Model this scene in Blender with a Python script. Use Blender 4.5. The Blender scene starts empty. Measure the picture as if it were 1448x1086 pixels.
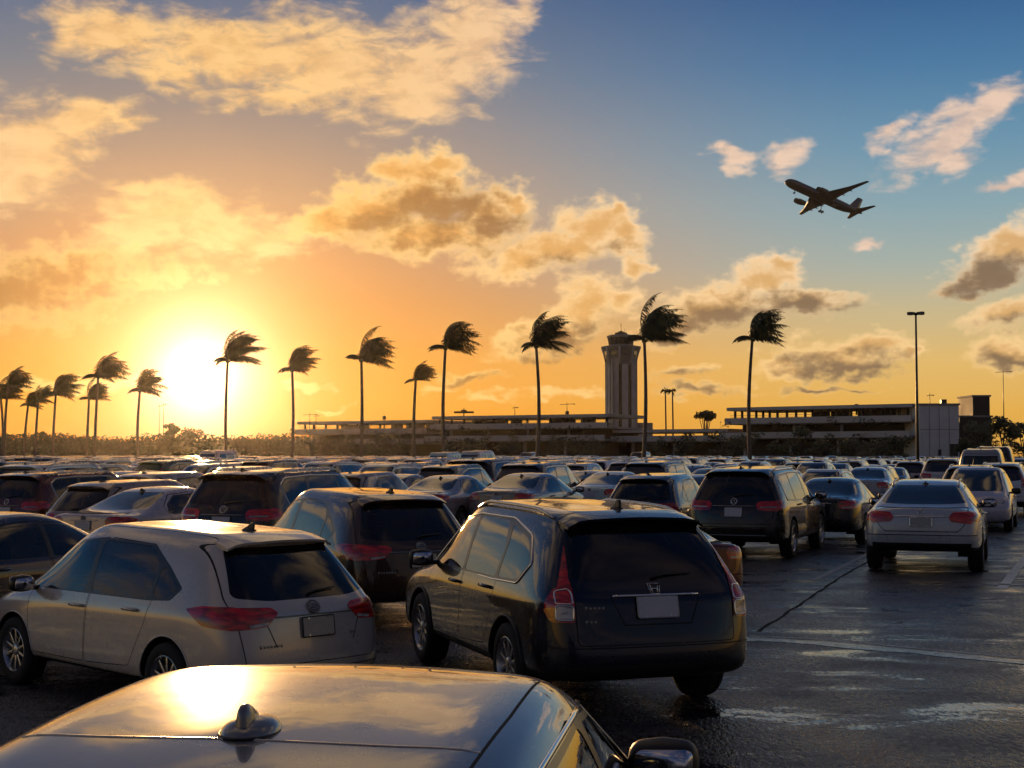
import bpy, bmesh, math, random
from math import radians as R, sin, cos, tan, pi, atan2, sqrt, degrees
from mathutils import Vector, Matrix, noise as mnoise
from mathutils.bvhtree import BVHTree

random.seed(7)
SC = bpy.context.scene
COL = SC.collection
# ------------------------------------------------------------------ camera
F, CX, CY, HZ, CAMH = 2011.0, 724.0, 543.0, 641.0, 2.08
PITCH = math.atan((HZ - CY) / F)
cd = bpy.data.cameras.new("camera")
cd.lens, cd.sensor_width, cd.clip_start, cd.clip_end = 50.0, 36.0, 0.1, 6000
cam = bpy.data.objects.new("camera", cd)
cam.location = (0, 0, CAMH)
cam.rotation_euler = (pi / 2 + PITCH, 0, 0)
COL.objects.link(cam)
SC.camera = cam

def pix_dir(x, y):
    """direction in the place of a point of the photograph"""
    u, v = (x - CX) / F, (CY - y) / F
    c, s = cos(PITCH), sin(PITCH)
    return Vector((u, c - v * s, s + v * c))
def at(x, y, Y):
    d = pix_dir(x, y)
    return Vector((0, 0, CAMH)) + d * (Y / d.y)
def gnd(x, Y):
    return Vector(((x - CX) / F * Y, Y, 0))
def azel(x, y):
    d = pix_dir(x, y).normalized()
    return atan2(d.x, d.y), math.asin(d.z)

# ------------------------------------------------------------------ colour helpers
def lin(c):
    c = c / 255.0
    return c / 12.92 if c <= 0.04045 else ((c + 0.055) / 1.055) ** 2.4
def S(r, g, b):
    return (lin(r), lin(g), lin(b), 1.0)

# ------------------------------------------------------------------ node builder
class NT:
    def __init__(s, tree):
        s.t = tree; s.n = tree.nodes; s.l = tree.links
    def node(s, typ, **kw):
        n = s.n.new(typ)
        for k, v in kw.items():
            setattr(n, k, v)
        return n
    def put(s, sock, v):
        if isinstance(v, bpy.types.NodeSocket):
            s.l.new(v, sock)
        elif v is not None:
            sock.default_value = v
    def math(s, op, a, b=None, c=None, clamp=False):
        n = s.node("ShaderNodeMath", operation=op, use_clamp=clamp)
        s.put(n.inputs[0], a)
        if b is not None: s.put(n.inputs[1], b)
        if c is not None: s.put(n.inputs[2], c)
        return n.outputs[0]
    def add(s, a, b): return s.math("ADD", a, b)
    def sub(s, a, b): return s.math("SUBTRACT", a, b)
    def mul(s, a, b): return s.math("MULTIPLY", a, b)
    def vmath(s, op, a, b=None, scale=None):
        n = s.node("ShaderNodeVectorMath", operation=op)
        s.put(n.inputs[0], a)
        if b is not None: s.put(n.inputs[1], b)
        if scale is not None: s.put(n.inputs["Scale"], scale)
        return n.outputs["Value"] if op in ("LENGTH", "DOT_PRODUCT", "DISTANCE") else n.outputs[0]
    def rng(s, v, a, b, c=0.0, d=1.0, smooth=False):
        n = s.node("ShaderNodeMapRange")
        n.interpolation_type = "SMOOTHSTEP" if smooth else "LINEAR"
        s.put(n.inputs[0], v)
        for i, q in enumerate((a, b, c, d)): s.put(n.inputs[i + 1], q)
        return n.outputs[0]
    def mix(s, f, a, b, op="MIX"):
        n = s.node("ShaderNodeMix", data_type="RGBA", blend_type=op)
        s.put(n.inputs[0], f); s.put(n.inputs[6], a); s.put(n.inputs[7], b)
        return n.outputs[2]
    def ramp(s, f, stops):
        n = s.node("ShaderNodeValToRGB")
        e = n.color_ramp.elements
        while len(e) < len(stops): e.new(0.5)
        for q, (p, c) in zip(e, stops):
            q.position = p; q.color = c
        s.put(n.inputs[0], f)
        return n.outputs[0]
    def noise(s, vec, scale, detail=4, rough=0.5, dist=0.0, dim="3D"):
        n = s.node("ShaderNodeTexNoise", noise_dimensions=dim)
        if vec is not None: s.put(n.inputs["Vector"], vec)
        n.inputs["Scale"].default_value = scale
        n.inputs["Detail"].default_value = detail
        n.inputs["Roughness"].default_value = rough
        n.inputs["Distortion"].default_value = dist
        return n
    def xyz(s, x, y, z=0.0):
        n = s.node("ShaderNodeCombineXYZ")
        for i, q in enumerate((x, y, z)): s.put(n.inputs[i], q)
        return n.outputs[0]
    def sep(s, v):
        n = s.node("ShaderNodeSeparateXYZ"); s.put(n.inputs[0], v)
        return n.outputs
    def mapping(s, v, loc=(0, 0, 0), rot=(0, 0, 0), scale=(1, 1, 1), typ="POINT"):
        n = s.node("ShaderNodeMapping", vector_type=typ)
        s.put(n.inputs[0], v)
        n.inputs[1].default_value = loc; n.inputs[2].default_value = rot; n.inputs[3].default_value = scale
        return n.outputs[0]

# ------------------------------------------------------------------ sky
SUN_AZ, SUN_EL = azel(284, 530)
SUN_DIR = Vector((sin(SUN_AZ) * cos(SUN_EL), cos(SUN_AZ) * cos(SUN_EL), sin(SUN_EL)))
def build_world():
    w = bpy.data.worlds.new("World"); SC.world = w; w.use_nodes = True
    N = NT(w.node_tree)
    N.n.clear()
    co = N.node("ShaderNodeTexCoord").outputs["Generated"]
    d = N.vmath("NORMALIZE", co)
    X, Y, Z = N.sep(d)
    az = N.math("ARCTAN2", X, Y)
    el = N.math("ARCSINE", Z)
    eld = N.mul(el, 180 / pi)
    t = N.math("POWER", N.rng(eld, 0, 90), 0.5)      # sqrt keeps room for the low sky
    def st(e): return sqrt(e / 90.0)
    cool = N.ramp(t, [(st(0), S(206, 148, 62)), (st(1.6), S(226, 172, 78)), (st(3.6), S(222, 182, 108)), (st(5.6), S(196, 180, 140)),
                      (st(7.4), S(162, 174, 166)), (st(9.5), S(134, 164, 174)), (st(12), S(102, 146, 172)),
                      (st(15), S(68, 118, 160)), (st(18), S(42, 90, 140)), (st(32), S(32, 58, 94)), (1, S(24, 42, 72))])
    warm = N.ramp(t, [(st(0), S(216, 118, 22)), (st(2), S(234, 150, 44)), (st(4), S(228, 144, 50)), (st(6), S(210, 134, 64)),
                      (st(8), S(194, 134, 86)), (st(10), S(182, 142, 110)), (st(12.5), S(152, 134, 124)), (st(15), S(116, 122, 132)),
                      (st(18), S(80, 104, 136)), (st(32), S(42, 66, 100)), (1, S(24, 42, 72))])
    east = N.ramp(t, [(0, S(74, 70, 76)), (st(6), S(80, 78, 88)), (st(14), S(72, 76, 94)), (st(32), S(40, 54, 84)), (1, S(16, 34, 70))])
    daz = N.math("ABSOLUTE", N.sub(az, SUN_AZ))
    wf = N.rng(daz, R(2), R(29), 1, 0, True)
    base = N.mix(wf, cool, warm)
    base = N.mix(N.rng(daz, R(92), R(160), 0, 1, True), base, east)
    # ---- clouds, laid out by azimuth and elevation
    v0 = N.xyz(az, el)
    vw = N.vmath("MULTIPLY", v0, (1.0, 1.7, 1.0))
    n1 = N.noise(vw, 26, 3, 0.6)
    warp = N.vmath("SCALE", N.vmath("SUBTRACT", n1.outputs["Color"], (0.5, 0.5, 0.5)), scale=0.034)
    v1 = N.vmath("ADD", v0, warp)
    # streaky cirrus edges lean to the upper right, as the wind blows
    fb = N.noise(N.mapping(v0, rot=(0, 0, R(-30)), scale=(.9, 2.2, 1)), 34, 8, 0.58, 0.35).outputs["Fac"]
    puff = N.noise(N.vmath("MULTIPLY", v0, (1, 1.25, 1)), 70, 7, 0.55).outputs["Fac"]
    def blobs(lst, vec, strength=1.0):
        acc = None
        U, V, _ = N.sep(vec)
        for b in lst:
            x, y, rx, ry = b[:4]
            ang = b[4] if len(b) > 4 else 0
            s = b[5] if len(b) > 5 else 1.0
            a, e = azel(x, y)
            m = N.mapping(N.xyz(U, V, acc), (a, e, 0), (0, 0, R(-ang)), (rx / F, ry / F, 1e7), "TEXTURE")
            val = N.mul(N.sub(1.0, N.vmath("LENGTH", m)), s)
            acc = val if acc is None else N.math("SMOOTH_MAX", acc, val, 0.12)
        return acc
    # angle: positive = leaning down to the right in the photograph
    wisps = [(330, 78, 170, 62, 6), (470, 92, 190, 82, 8), (600, 105, 150, 88, -22), (672, 50, 95, 82, -35, 1.05), (585, 150, 75, 34, -8),
             (160, 48, 120, 50, 8), (95, 40, 45, 60, 25, .8), (400, 142, 140, 26, 8, .8), (245, 108, 80, 30, 18, .8),
             (30, 215, 110, 78, -15, 1.2), (5, 262, 62, 44, -10, 1.1), (118, 172, 92, 32, -12), (170, 178, 50, 16, -15, .7),
             (235, 298, 120, 52, -8), (330, 330, 150, 46, 4), (190, 325, 110, 40, -18), (400, 330, 90, 34, -8),
             (1342, 190, 120, 36, -32, 1.0), (1395, 148, 66, 24, -30), (1345, 225, 40, 30, 5, .9), (1262, 188, 46, 17, -22, .8),
             (1425, 254, 55, 20, -14), (1112, 226, 38, 34, -35, .9), (1036, 218, 46, 18, 14, .9), (1228, 340, 32, 12, -8, .9), (740, 15, 50, 30, -40, .8)]
    cumul = [(598, 272, 98, 62), (535, 292, 100, 48), (690, 300, 92, 48), (478, 318, 95, 36), (620, 335, 170, 40), (560, 250, 40, 34), (625, 238, 44, 34), (735, 292, 36, 26),
             (838, 322, 74, 50, -18), (785, 356, 120, 40, -12), (882, 332, 44, 40), (870, 300, 26, 22), (735, 372, 90, 32, -8), (900, 370, 30, 24),
             (1085, 398, 66, 42, -12), (1012, 434, 110, 42, -16), (960, 462, 90, 28, -8), (1130, 428, 110, 26), (1110, 376, 40, 20),
             (1430, 352, 90, 50, -28, 1.2), (1392, 388, 80, 28, -10), (1340, 402, 22, 10),
             (1190, 506, 120, 30), (1115, 520, 60, 18), (1240, 492, 60, 20), (1280, 500, 30, 14),
             (1432, 448, 80, 30, -6), (1430, 500, 70, 26, -6), (830, 430, 72, 44, -25), (775, 478, 100, 32, -10), (880, 420, 40, 26, -20),
             (40, 405, 190, 66, -10, 1.0), (190, 400, 120, 26, -8, .6), (120, 545, 170, 15, -2, .6), (660, 535, 60, 12, 0, .7), (620, 545, 36, 10, 0, .6),
             (960, 530, 60, 12, -6, .7), (985, 552, 90, 12, -4, .6), (800, 552, 90, 10, 0, .6), (1150, 546, 60, 9, 0, .6), (1215, 548, 40, 7, 0, .6), (430, 545, 50, 8, 0, .55), (1370, 410, 30, 12, 0, .7), (690, 560, 60, 8, 0, .5), (470, 575, 40, 6, 0, .5)]
    dark = [(622, 298, 118, 44, 0, 1.15), (532, 320, 84, 26, -8), (702, 314, 60, 28), (620, 345, 130, 16, 0, .6), (412, 386, 52, 13, -6, .9), (330, 362, 70, 12, 0, .5), (1020, 448, 110, 32, -10), (1120, 434, 110, 24), (1190, 436, 60, 14, 0, .8), (960, 470, 80, 18, -4),
            (1396, 390, 90, 30, -16, 1.2), (1200, 516, 130, 22), (800, 484, 84, 22, -6), (770, 505, 80, 14, -4, .7), (830, 458, 40, 18, -20, .7), (1434, 508, 60, 14), (1434, 462, 60, 12, 0, .6), (660, 538, 60, 10), (960, 535, 60, 12, 0, .8), (985, 553, 90, 10, 0, .7), (1150, 546, 60, 8),
            (20, 408, 210, 62, -6, 1.0), (800, 372, 80, 14, -6, .5), (1225, 345, 32, 9, 0, .7), (870, 345, 40, 12, -10, .35), (1210, 548, 40, 7)]
    mw = blobs(wisps, v1)
    mc = blobs(cumul, v1)
    dw = N.rng(N.add(N.add(mw, N.mul(N.sub(fb, 0.5), 1.55)), N.mul(N.sub(puff, .5), .3)), -0.04, 0.72, 0, 0.95, True)
    dc = N.rng(N.add(mc, N.mul(N.sub(puff, 0.5), 1.35)), -0.06, 0.56, 0, 0.97, True)
    sh = blobs(dark, v1)
    sh = N.rng(N.add(sh, N.mul(N.sub(puff, 0.5), 1.5)), -0.12, 0.85, 0, 1, True)
    # thick middles of the backlit heaps go duller, their thin rims stay bright
    thick = N.rng(N.add(N.add(mc, N.mul(N.sub(puff, .5), 1.15)), N.mul(N.sub(fb, .5), .5)), 0.26, 0.95, 0, 0.92, True)
    near = N.rng(daz, R(0), R(26), 1, 0, True)
    low = N.rng(eld, 2.0, 9.0, 1, 0, True)
    lit = N.mix(near, S(250, 216, 174), S(252, 204, 122))
    lit = N.mix(N.mul(low, .65), lit, S(248, 200, 112))
    mid = N.mix(near, S(214, 166, 104), S(224, 154, 70))
    shade = N.mix(near, S(108, 90, 76), S(150, 96, 40))
    ccol = N.mix(thick, lit, mid)
    ccol = N.mix(N.mul(sh, .88), ccol, shade)
    wlit = N.mix(near, S(236, 204, 180), S(248, 200, 132))
    wcol = N.mix(N.rng(N.add(fb, N.mul(N.sub(puff, .5), .4)), .36, .62, .6, 0, True), wlit, N.mix(near, S(196, 172, 160), S(222, 168, 104)))
    # ---- the sun's own glow
    dt = N.vmath("DOT_PRODUCT", d, tuple(SUN_DIR))
    gam = N.mul(N.math("ARCCOSINE", N.math("MINIMUM", dt, 1.0)), 180 / pi)
    def gl(width, power, amp, col):
        g = N.math("EXPONENT", N.mul(N.math("POWER", N.math("DIVIDE", gam, width), power), -1.0))
        return N.vmath("SCALE", N.vmath("MULTIPLY", (1, 1, 1), col), scale=N.mul(g, amp))
    glow = N.vmath("ADD", gl(1.1, 1.0, 5.4, (1, .80, .50)), gl(4.0, 1.2, .08, (1, .42, .08)))
    # clear evening air behind it all
    nish = N.node("ShaderNodeTexSky", sky_type="NISHITA", sun_disc=False)
    nish.sun_elevation = SUN_EL; nish.sun_rotation = SUN_AZ; nish.dust_density = 2.0
    def bgd(c, k=1.0):
        n = N.node("ShaderNodeBackground"); N.put(n.inputs[0], c); n.inputs[1].default_value = k
        return n.outputs[0]
    def mixs(f, a, b):
        n = N.node("ShaderNodeMixShader"); N.put(n.inputs[0], f); N.l.new(a, n.inputs[1]); N.l.new(b, n.inputs[2])
        return n.outputs[0]
    def adds(a, b):
        n = N.node("ShaderNodeAddShader"); N.l.new(a, n.inputs[0]); N.l.new(b, n.inputs[1])
        return n.outputs[0]
    sky = mixs(dc, mixs(dw, bgd(base), bgd(wcol)), bgd(ccol))
    # the rest of the dome carries plain broken cloud
    oc = N.noise(N.vmath("DIVIDE", N.xyz(X, Y), N.xyz(N.add(Z, .12), N.add(Z, .12), 1.0)), 1.5, 5, .6, 0.3, "2D").outputs["Fac"]
    front = N.rng(N.math("ABSOLUTE", az), R(26), R(90), 1, 0, True)
    ocol = N.mix(front, S(116, 100, 98), S(232, 196, 148))
    osky = mixs(N.mul(N.rng(oc, .47, .66, 0, .85, True), N.rng(Z, .0, .12, 0, 1, True)), bgd(base), bgd(ocol))
    edge = N.mul(N.rng(N.math("ABSOLUTE", az), R(23), R(27), 1, 0), N.rng(el, R(19.5), R(22.5), 1, 0))
    sky = mixs(edge, osky, sky)
    sky = adds(adds(sky, bgd(glow)), bgd(nish.outputs[0], 0.004))
    sky = mixs(N.rng(Z, -0.02, 0.0, 0, 1), bgd(S(60, 52, 46)), sky)
    out = N.node("ShaderNodeOutputWorld")
    N.l.new(sky, out.inputs[0])
    w.cycles.sampling_method = "MANUAL"; w.cycles.sample_map_resolution = 512
build_world()

# ------------------------------------------------------------------ sun and exposure
sd = bpy.data.lights.new("sun", "SUN")
sd.energy, sd.angle, sd.color = 3.2, R(0.6), (1.0, 0.56, 0.22)
sun = bpy.data.objects.new("sun", sd)
sun.rotation_euler = SUN_DIR.to_track_quat("Z", "Y").to_euler()
sun.location = (0, 0, 60)
COL.objects.link(sun)
SC.view_settings.view_transform = "Standard"; SC.view_settings.look = "None"
SC.view_settings.exposure = 0.0; SC.view_settings.gamma = 1.0
cy = SC.cycles
cy.max_bounces = 8; cy.diffuse_bounces = 2; cy.glossy_bounces = 4; cy.transmission_bounces = 6
cy.transparent_max_bounces = 12; cy.volume_bounces = 0; cy.caustics_reflective = False; cy.caustics_refractive = False
cy.sample_clamp_indirect = 6.0; cy.use_adaptive_sampling = True; cy.adaptive_threshold = 0.015
cy.use_denoising = True
# ------------------------------------------------------------------ materials
MATS = {}
def mat(name):
    m = bpy.data.materials.new(name); m.use_nodes = True
    N = NT(m.node_tree)
    b = N.n["Principled BSDF"]
    MATS[name] = m
    return m, N, b
def simple(name, col, rough=0.5, metal=0.0, coat=0.0, var=0.0, scale=8.0, bump=0.0, spec=None):
    m, N, b = mat(name)
    co = N.node("ShaderNodeTexCoord").outputs["Object"]
    if var or bump:
        n = N.noise(co, scale, 5, .6).outputs["Fac"]
        k = N.rng(n, .3, .7, 1 - var, 1 + var)
        N.put(b.inputs["Base Color"], N.vmath("SCALE", tuple(col[:3]), scale=k))
        N.put(b.inputs["Roughness"], N.rng(n, .3, .7, max(.02, rough - var * .3), min(1, rough + var * .3)))
        if bump:
            bn = N.node("ShaderNodeBump"); bn.inputs["Strength"].default_value = bump; bn.inputs["Distance"].default_value = .02
            N.put(bn.inputs["Height"], n); N.l.new(bn.outputs[0], b.inputs["Normal"])
    else:
        b.inputs["Base Color"].default_value = tuple(col[:3]) + (1,)
        b.inputs["Roughness"].default_value = rough
    b.inputs["Metallic"].default_value = metal
    b.inputs["Coat Weight"].default_value = coat
    b.inputs["Coat Roughness"].default_value = .04
    if spec is not None: b.inputs["Specular IOR Level"].default_value = spec
    return m
def paint():
    m, N, b = mat("car_paint")
    oi = N.node("ShaderNodeObjectInfo")
    co = N.node("ShaderNodeTexCoord").outputs["Object"]
    dirt = N.noise(co, 2.6, 6, .65).outputs["Fac"]
    drops = N.node("ShaderNodeTexVoronoi"); N.put(drops.inputs["Vector"], co); drops.inputs["Scale"].default_value = 55
    X, Y, Z = N.sep(co)
    splash = N.mul(N.rng(Z, .15, .75, 1, 0, True), N.rng(dirt, .46, .70, 0, .13, True))
    N.put(b.inputs["Base Color"], N.mix(splash, oi.outputs["Color"], (.055, .047, .04, 1)))
    N.put(b.inputs["Roughness"], N.add(N.rng(dirt, .35, .7, .22, .34), N.mul(splash, .4)))
    b.inputs["Metallic"].default_value = .2; b.inputs["Specular IOR Level"].default_value = .25
    b.inputs["Coat Weight"].default_value = 1.0
    N.put(b.inputs["Coat Roughness"], N.add(N.rng(dirt, .42, .72, .012, .07, True), N.mul(splash, .3)))
    # soft panel waviness and fine rain beads
    wav = N.noise(co, 3.0, 2, .5).outputs["Fac"]
    bead = N.rng(drops.outputs["Distance"], .0, .16, 1, 0, True)
    h = N.add(N.mul(wav, .12), N.mul(bead, N.rng(dirt, .50, .64, 0, .006)))
    bn = N.node("ShaderNodeBump"); bn.inputs["Strength"].default_value = .16; bn.inputs["Distance"].default_value = .05
    N.put(bn.inputs["Height"], h)
    N.l.new(bn.outputs[0], b.inputs["Coat Normal"]); N.l.new(bn.outputs[0], b.inputs["Normal"])
    return m
def glass(name, tint, trans):
    m = bpy.data.materials.new(name); m.use_nodes = True
    N = NT(m.node_tree); N.n.clear()
    co = N.node("ShaderNodeTexCoord").outputs["Object"]
    fr = N.node("ShaderNodeFresnel"); fr.inputs[0].default_value = 1.5
    smear = N.noise(co, 5, 5, .65).outputs["Fac"]
    gl = N.node("ShaderNodeBsdfGlossy"); N.put(gl.inputs["Roughness"], N.rng(smear, .4, .75, .01, .09, True))
    tr = N.node("ShaderNodeBsdfTransparent"); tr.inputs[0].default_value = tint + (1,)
    df = N.node("ShaderNodeBsdfDiffuse"); df.inputs[0].default_value = (.035, .032, .03, 1)
    m1 = N.node("ShaderNodeMixShader"); N.put(m1.inputs[0], N.rng(smear, .35, .75, trans, trans + .12)); N.l.new(tr.outputs[0], m1.inputs[1]); N.l.new(df.outputs[0], m1.inputs[2])
    m2 = N.node("ShaderNodeMixShader"); N.put(m2.inputs[0], N.math("MINIMUM", N.mul(fr.outputs[0], 1.6), 1.0)); N.l.new(m1.outputs[0], m2.inputs[1]); N.l.new(gl.outputs[0], m2.inputs[2])
    out = N.node("ShaderNodeOutputMaterial"); N.l.new(m2.outputs[0], out.inputs[0])
    MATS[name] = m
    return m
def lamp_red(name, col):
    m, N, b = mat(name)
    co = N.node("ShaderNodeTexCoord").outputs["Object"]
    n = N.noise(N.mapping(co, scale=(3, 3, 14)), 2.2, 2).outputs["Fac"]
    cell = N.node("ShaderNodeTexVoronoi"); N.put(cell.inputs["Vector"], co); cell.inputs["Scale"].default_value = 90
    f = N.add(N.rng(n, .35, .65, .30, 1.25, True), N.mul(cell.outputs["Distance"], .35))
    N.put(b.inputs["Base Color"], N.vmath("SCALE", tuple(col), scale=f))
    b.inputs["Roughness"].default_value = .18; b.inputs["Coat Weight"].default_value = 1; b.inputs["Coat Roughness"].default_value = .02
    return m
paint()
glass("window_glass", (.80, .82, .74), .02)
glass("tinted_glass", (.16, .17, .17), .12)
simple("far_glass", (.012, .013, .015), .05, 0, 1)
lamp_red("red_lens", (.62, .010, .008))
lamp_red("clear_lens", (.55, .52, .48))
lamp_red("amber_lens", (.75, .20, .02))
simple("tyre_rubber", (.018, .017, .017), .82, var=.25, scale=14, bump=.15)
simple("alloy", (.52, .51, .50), .28, .9, var=.15, scale=10)
simple("dark_alloy", (.18, .18, .18), .35, .8)
simple("black_trim", (.012, .012, .012), .5, var=.2, scale=6)
simple("gloss_black", (.008, .008, .009), .3, 0, .15)
simple("chrome", (.78, .77, .75), .12, 1.0)
simple("cabin_cloth", (.045, .040, .036), .85, var=.3, scale=12)
simple("seam_gap", (.006, .006, .006), .8)
simple("plate_white", (.62, .60, .62), .45, var=.06, scale=9)
simple("plate_tan", (.62, .52, .38), .5, var=.12, scale=9)
simple("plate_rim", (.30, .29, .28), .3, .6)

# ------------------------------------------------------------------ objects and meshes
def link(o, parent=None):
    COL.objects.link(o)
    if parent: o.parent = parent
    return o
def obj(name, bm, mats, parent=None, smooth=True, normals=None):
    me = bpy.data.meshes.new(name)
    bm.to_mesh(me); bm.free()
    for m in ([mats] if isinstance(mats, str) else mats): me.materials.append(MATS[m])
    if smooth:
        me.polygons.foreach_set("use_smooth", [True] * len(me.polygons))
    if normals: me.normals_split_custom_set_from_vertices(normals)
    return link(bpy.data.objects.new(name, me), parent)
def tag(o, label, cat, group=None, kind=None):
    if label: o["label"] = label
    if cat: o["category"] = cat
    if group: o["group"] = group
    if kind: o["kind"] = kind
    return o
def empty(name, loc=(0, 0, 0), rz=0.0, sc=1.0):
    o = bpy.data.objects.new(name, None)
    o.empty_display_size = .3
    o.location = loc; o.rotation_euler = (0, 0, rz); o.scale = (sc, sc, sc)
    return link(o)
def copy_tree(o, parent=None):
    c = o.copy(); COL.objects.link(c); c.parent = parent
    for ch in o.children: copy_tree(ch, c)
    return c
def sharp(o, ang=35):
    o.data.set_sharp_from_angle(angle=R(ang))
    return o
def box(bm, c, s, rot=None, bev=0.0, mi=0, taper=None):
    """axis box centred at c, full sizes s; returns its verts"""
    r = bmesh.ops.create_cube(bm, size=1.0)
    vs = r["verts"]
    for v in vs:
        v.co = Vector((v.co.x * s[0], v.co.y * s[1], v.co.z * s[2]))
        if taper and v.co.z > 0: v.co.x *= taper[0]; v.co.y *= taper[1]
    fs = list({f for v in vs for f in v.link_faces})
    if bev:
        es = list({e for v in vs for e in v.link_edges})
        rb = bmesh.ops.bevel(bm, geom=es, offset=bev, segments=2, profile=.5, affect="EDGES")
        vs = list({v for v in vs if v.is_valid} | set(rb["verts"]))
        fs = list({f for v in vs for f in v.link_faces})
    for v in vs:
        if rot: v.co = rot @ v.co
        v.co += Vector(c)
    for f in fs: f.material_index = mi
    return vs
def tube(bm, pts, rad, n=8, mi=0, cap=True, closed=False):
    """tube through pts; rad a number or a list"""
    pts = [Vector(p) for p in pts]; k = len(pts)
    rads = rad if isinstance(rad, (list, tuple)) else [rad] * k
    rings = []; up0 = None
    for i, p in enumerate(pts):
        if closed: d = pts[(i + 1) % k] - pts[i - 1]
        else: d = pts[min(i + 1, k - 1)] - pts[max(i - 1, 0)]
        d = d.normalized() if d.length > 1e-9 else Vector((0, 0, 1))
        if up0 is None: up0 = Vector((0, 0, 1)) if abs(d.z) < .9 else Vector((1, 0, 0))
        a = d.cross(up0)
        if a.length < 1e-6: a = d.cross(Vector((1, .1, 0)))
        a.normalize(); b = a.cross(d).normalized(); up0 = b
        rings.append([bm.verts.new(p + (a * cos(2 * pi * j / n) + b * sin(2 * pi * j / n)) * rads[i]) for j in range(n)])
    m = k if closed else k - 1
    for i in range(m):
        A, B = rings[i], rings[(i + 1) % k]
        for j in range(n):
            bm.faces.new((A[j], A[(j + 1) % n], B[(j + 1) % n], B[j])).material_index = mi
    if cap and not closed:
        bm.faces.new(rings[0][::-1]).material_index = mi; bm.faces.new(rings[-1]).material_index = mi
def lathe(bm, prof, axis="x", n=32, c=(0, 0, 0), mi=0):
    """prof: (along, radius) pairs; turned round the given axis"""
    rings = []
    for a, r in prof:
        ring = []
        for j in range(n):
            t = 2 * pi * j / n
            p = {"x": (a, r * cos(t), r * sin(t)), "y": (r * cos(t), a, r * sin(t)), "z": (r * cos(t), r * sin(t), a)}[axis]
            ring.append(bm.verts.new(Vector(p) + Vector(c)))
        rings.append(ring)
    for i in range(len(rings) - 1):
        A, B = rings[i], rings[i + 1]
        for j in range(n):
            bm.faces.new((A[j], A[(j + 1) % n], B[(j + 1) % n], B[j])).material_index = mi
    return rings
def prism(bm, poly, d0, d1, plane="xz", mi=0):
    """outline in a plane given thickness along the third axis"""
    def P(a, b, d): return {"xz": (a, d, b), "yz": (d, a, b), "xy": (a, b, d)}[plane]
    A = [bm.verts.new(P(a, b, d0)) for a, b in poly]; B = [bm.verts.new(P(a, b, d1)) for a, b in poly]
    n = len(poly)
    for i in range(n):
        bm.faces.new((A[i], A[(i + 1) % n], B[(i + 1) % n], B[i])).material_index = mi
    bm.faces.new(A[::-1]).material_index = mi; bm.faces.new(B).material_index = mi
def fix(bm):
    bmesh.ops.recalc_face_normals(bm, faces=bm.faces[:])
    return bm
# ------------------------------------------------------------------ cars: a smooth shell from a control cage, panels cut out of it
def rp(poly, r=.04, seg=4):
    """outline with rounded corners"""
    out = []; n = len(poly)
    for i in range(n):
        a, p, b = Vector(poly[i - 1]), Vector(poly[i]), Vector(poly[(i + 1) % n])
        u, v = a - p, b - p
        q = min(r, u.length * .45, v.length * .45)
        s, e = p + u.normalized() * q, p + v.normalized() * q
        for k in range(seg + 1):
            t = k / seg
            w = s * (1 - t) ** 2 + p * 2 * t * (1 - t) + e * t * t
            out.append((w.x, w.y))
    return out
def grow(poly, d):
    """outline moved outward by d (inward when negative)"""
    n = len(poly)
    ar = sum(poly[i - 1][0] * poly[i][1] - poly[i][0] * poly[i - 1][1] for i in range(n))
    sg = 1 if ar > 0 else -1; out = []
    for i in range(n):
        a, p, b = Vector(poly[i - 1]), Vector(poly[i]), Vector(poly[(i + 1) % n])
        u, v = p - a, b - p
        if u.length < 1e-7: u = v
        if v.length < 1e-7: v = u
        u.normalize(); v.normalize()
        n1 = Vector((u.y, -u.x)) * sg; n2 = Vector((v.y, -v.x)) * sg
        m = n1 + n2
        m = m.normalized() if m.length > 1e-6 else n1
        q = p + m * d / max(.5, m.dot(n1))
        out.append((q.x, q.y))
    return out
def inside(pt, poly):
    x, y = pt; c = False; n = len(poly); j = n - 1
    for i in range(n):
        xi, yi = poly[i]; xj, yj = poly[j]
        if (yi > y) != (yj > y) and x < (xj - xi) * (y - yi) / (yj - yi) + xi: c = not c
        j = i
    return c
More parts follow.
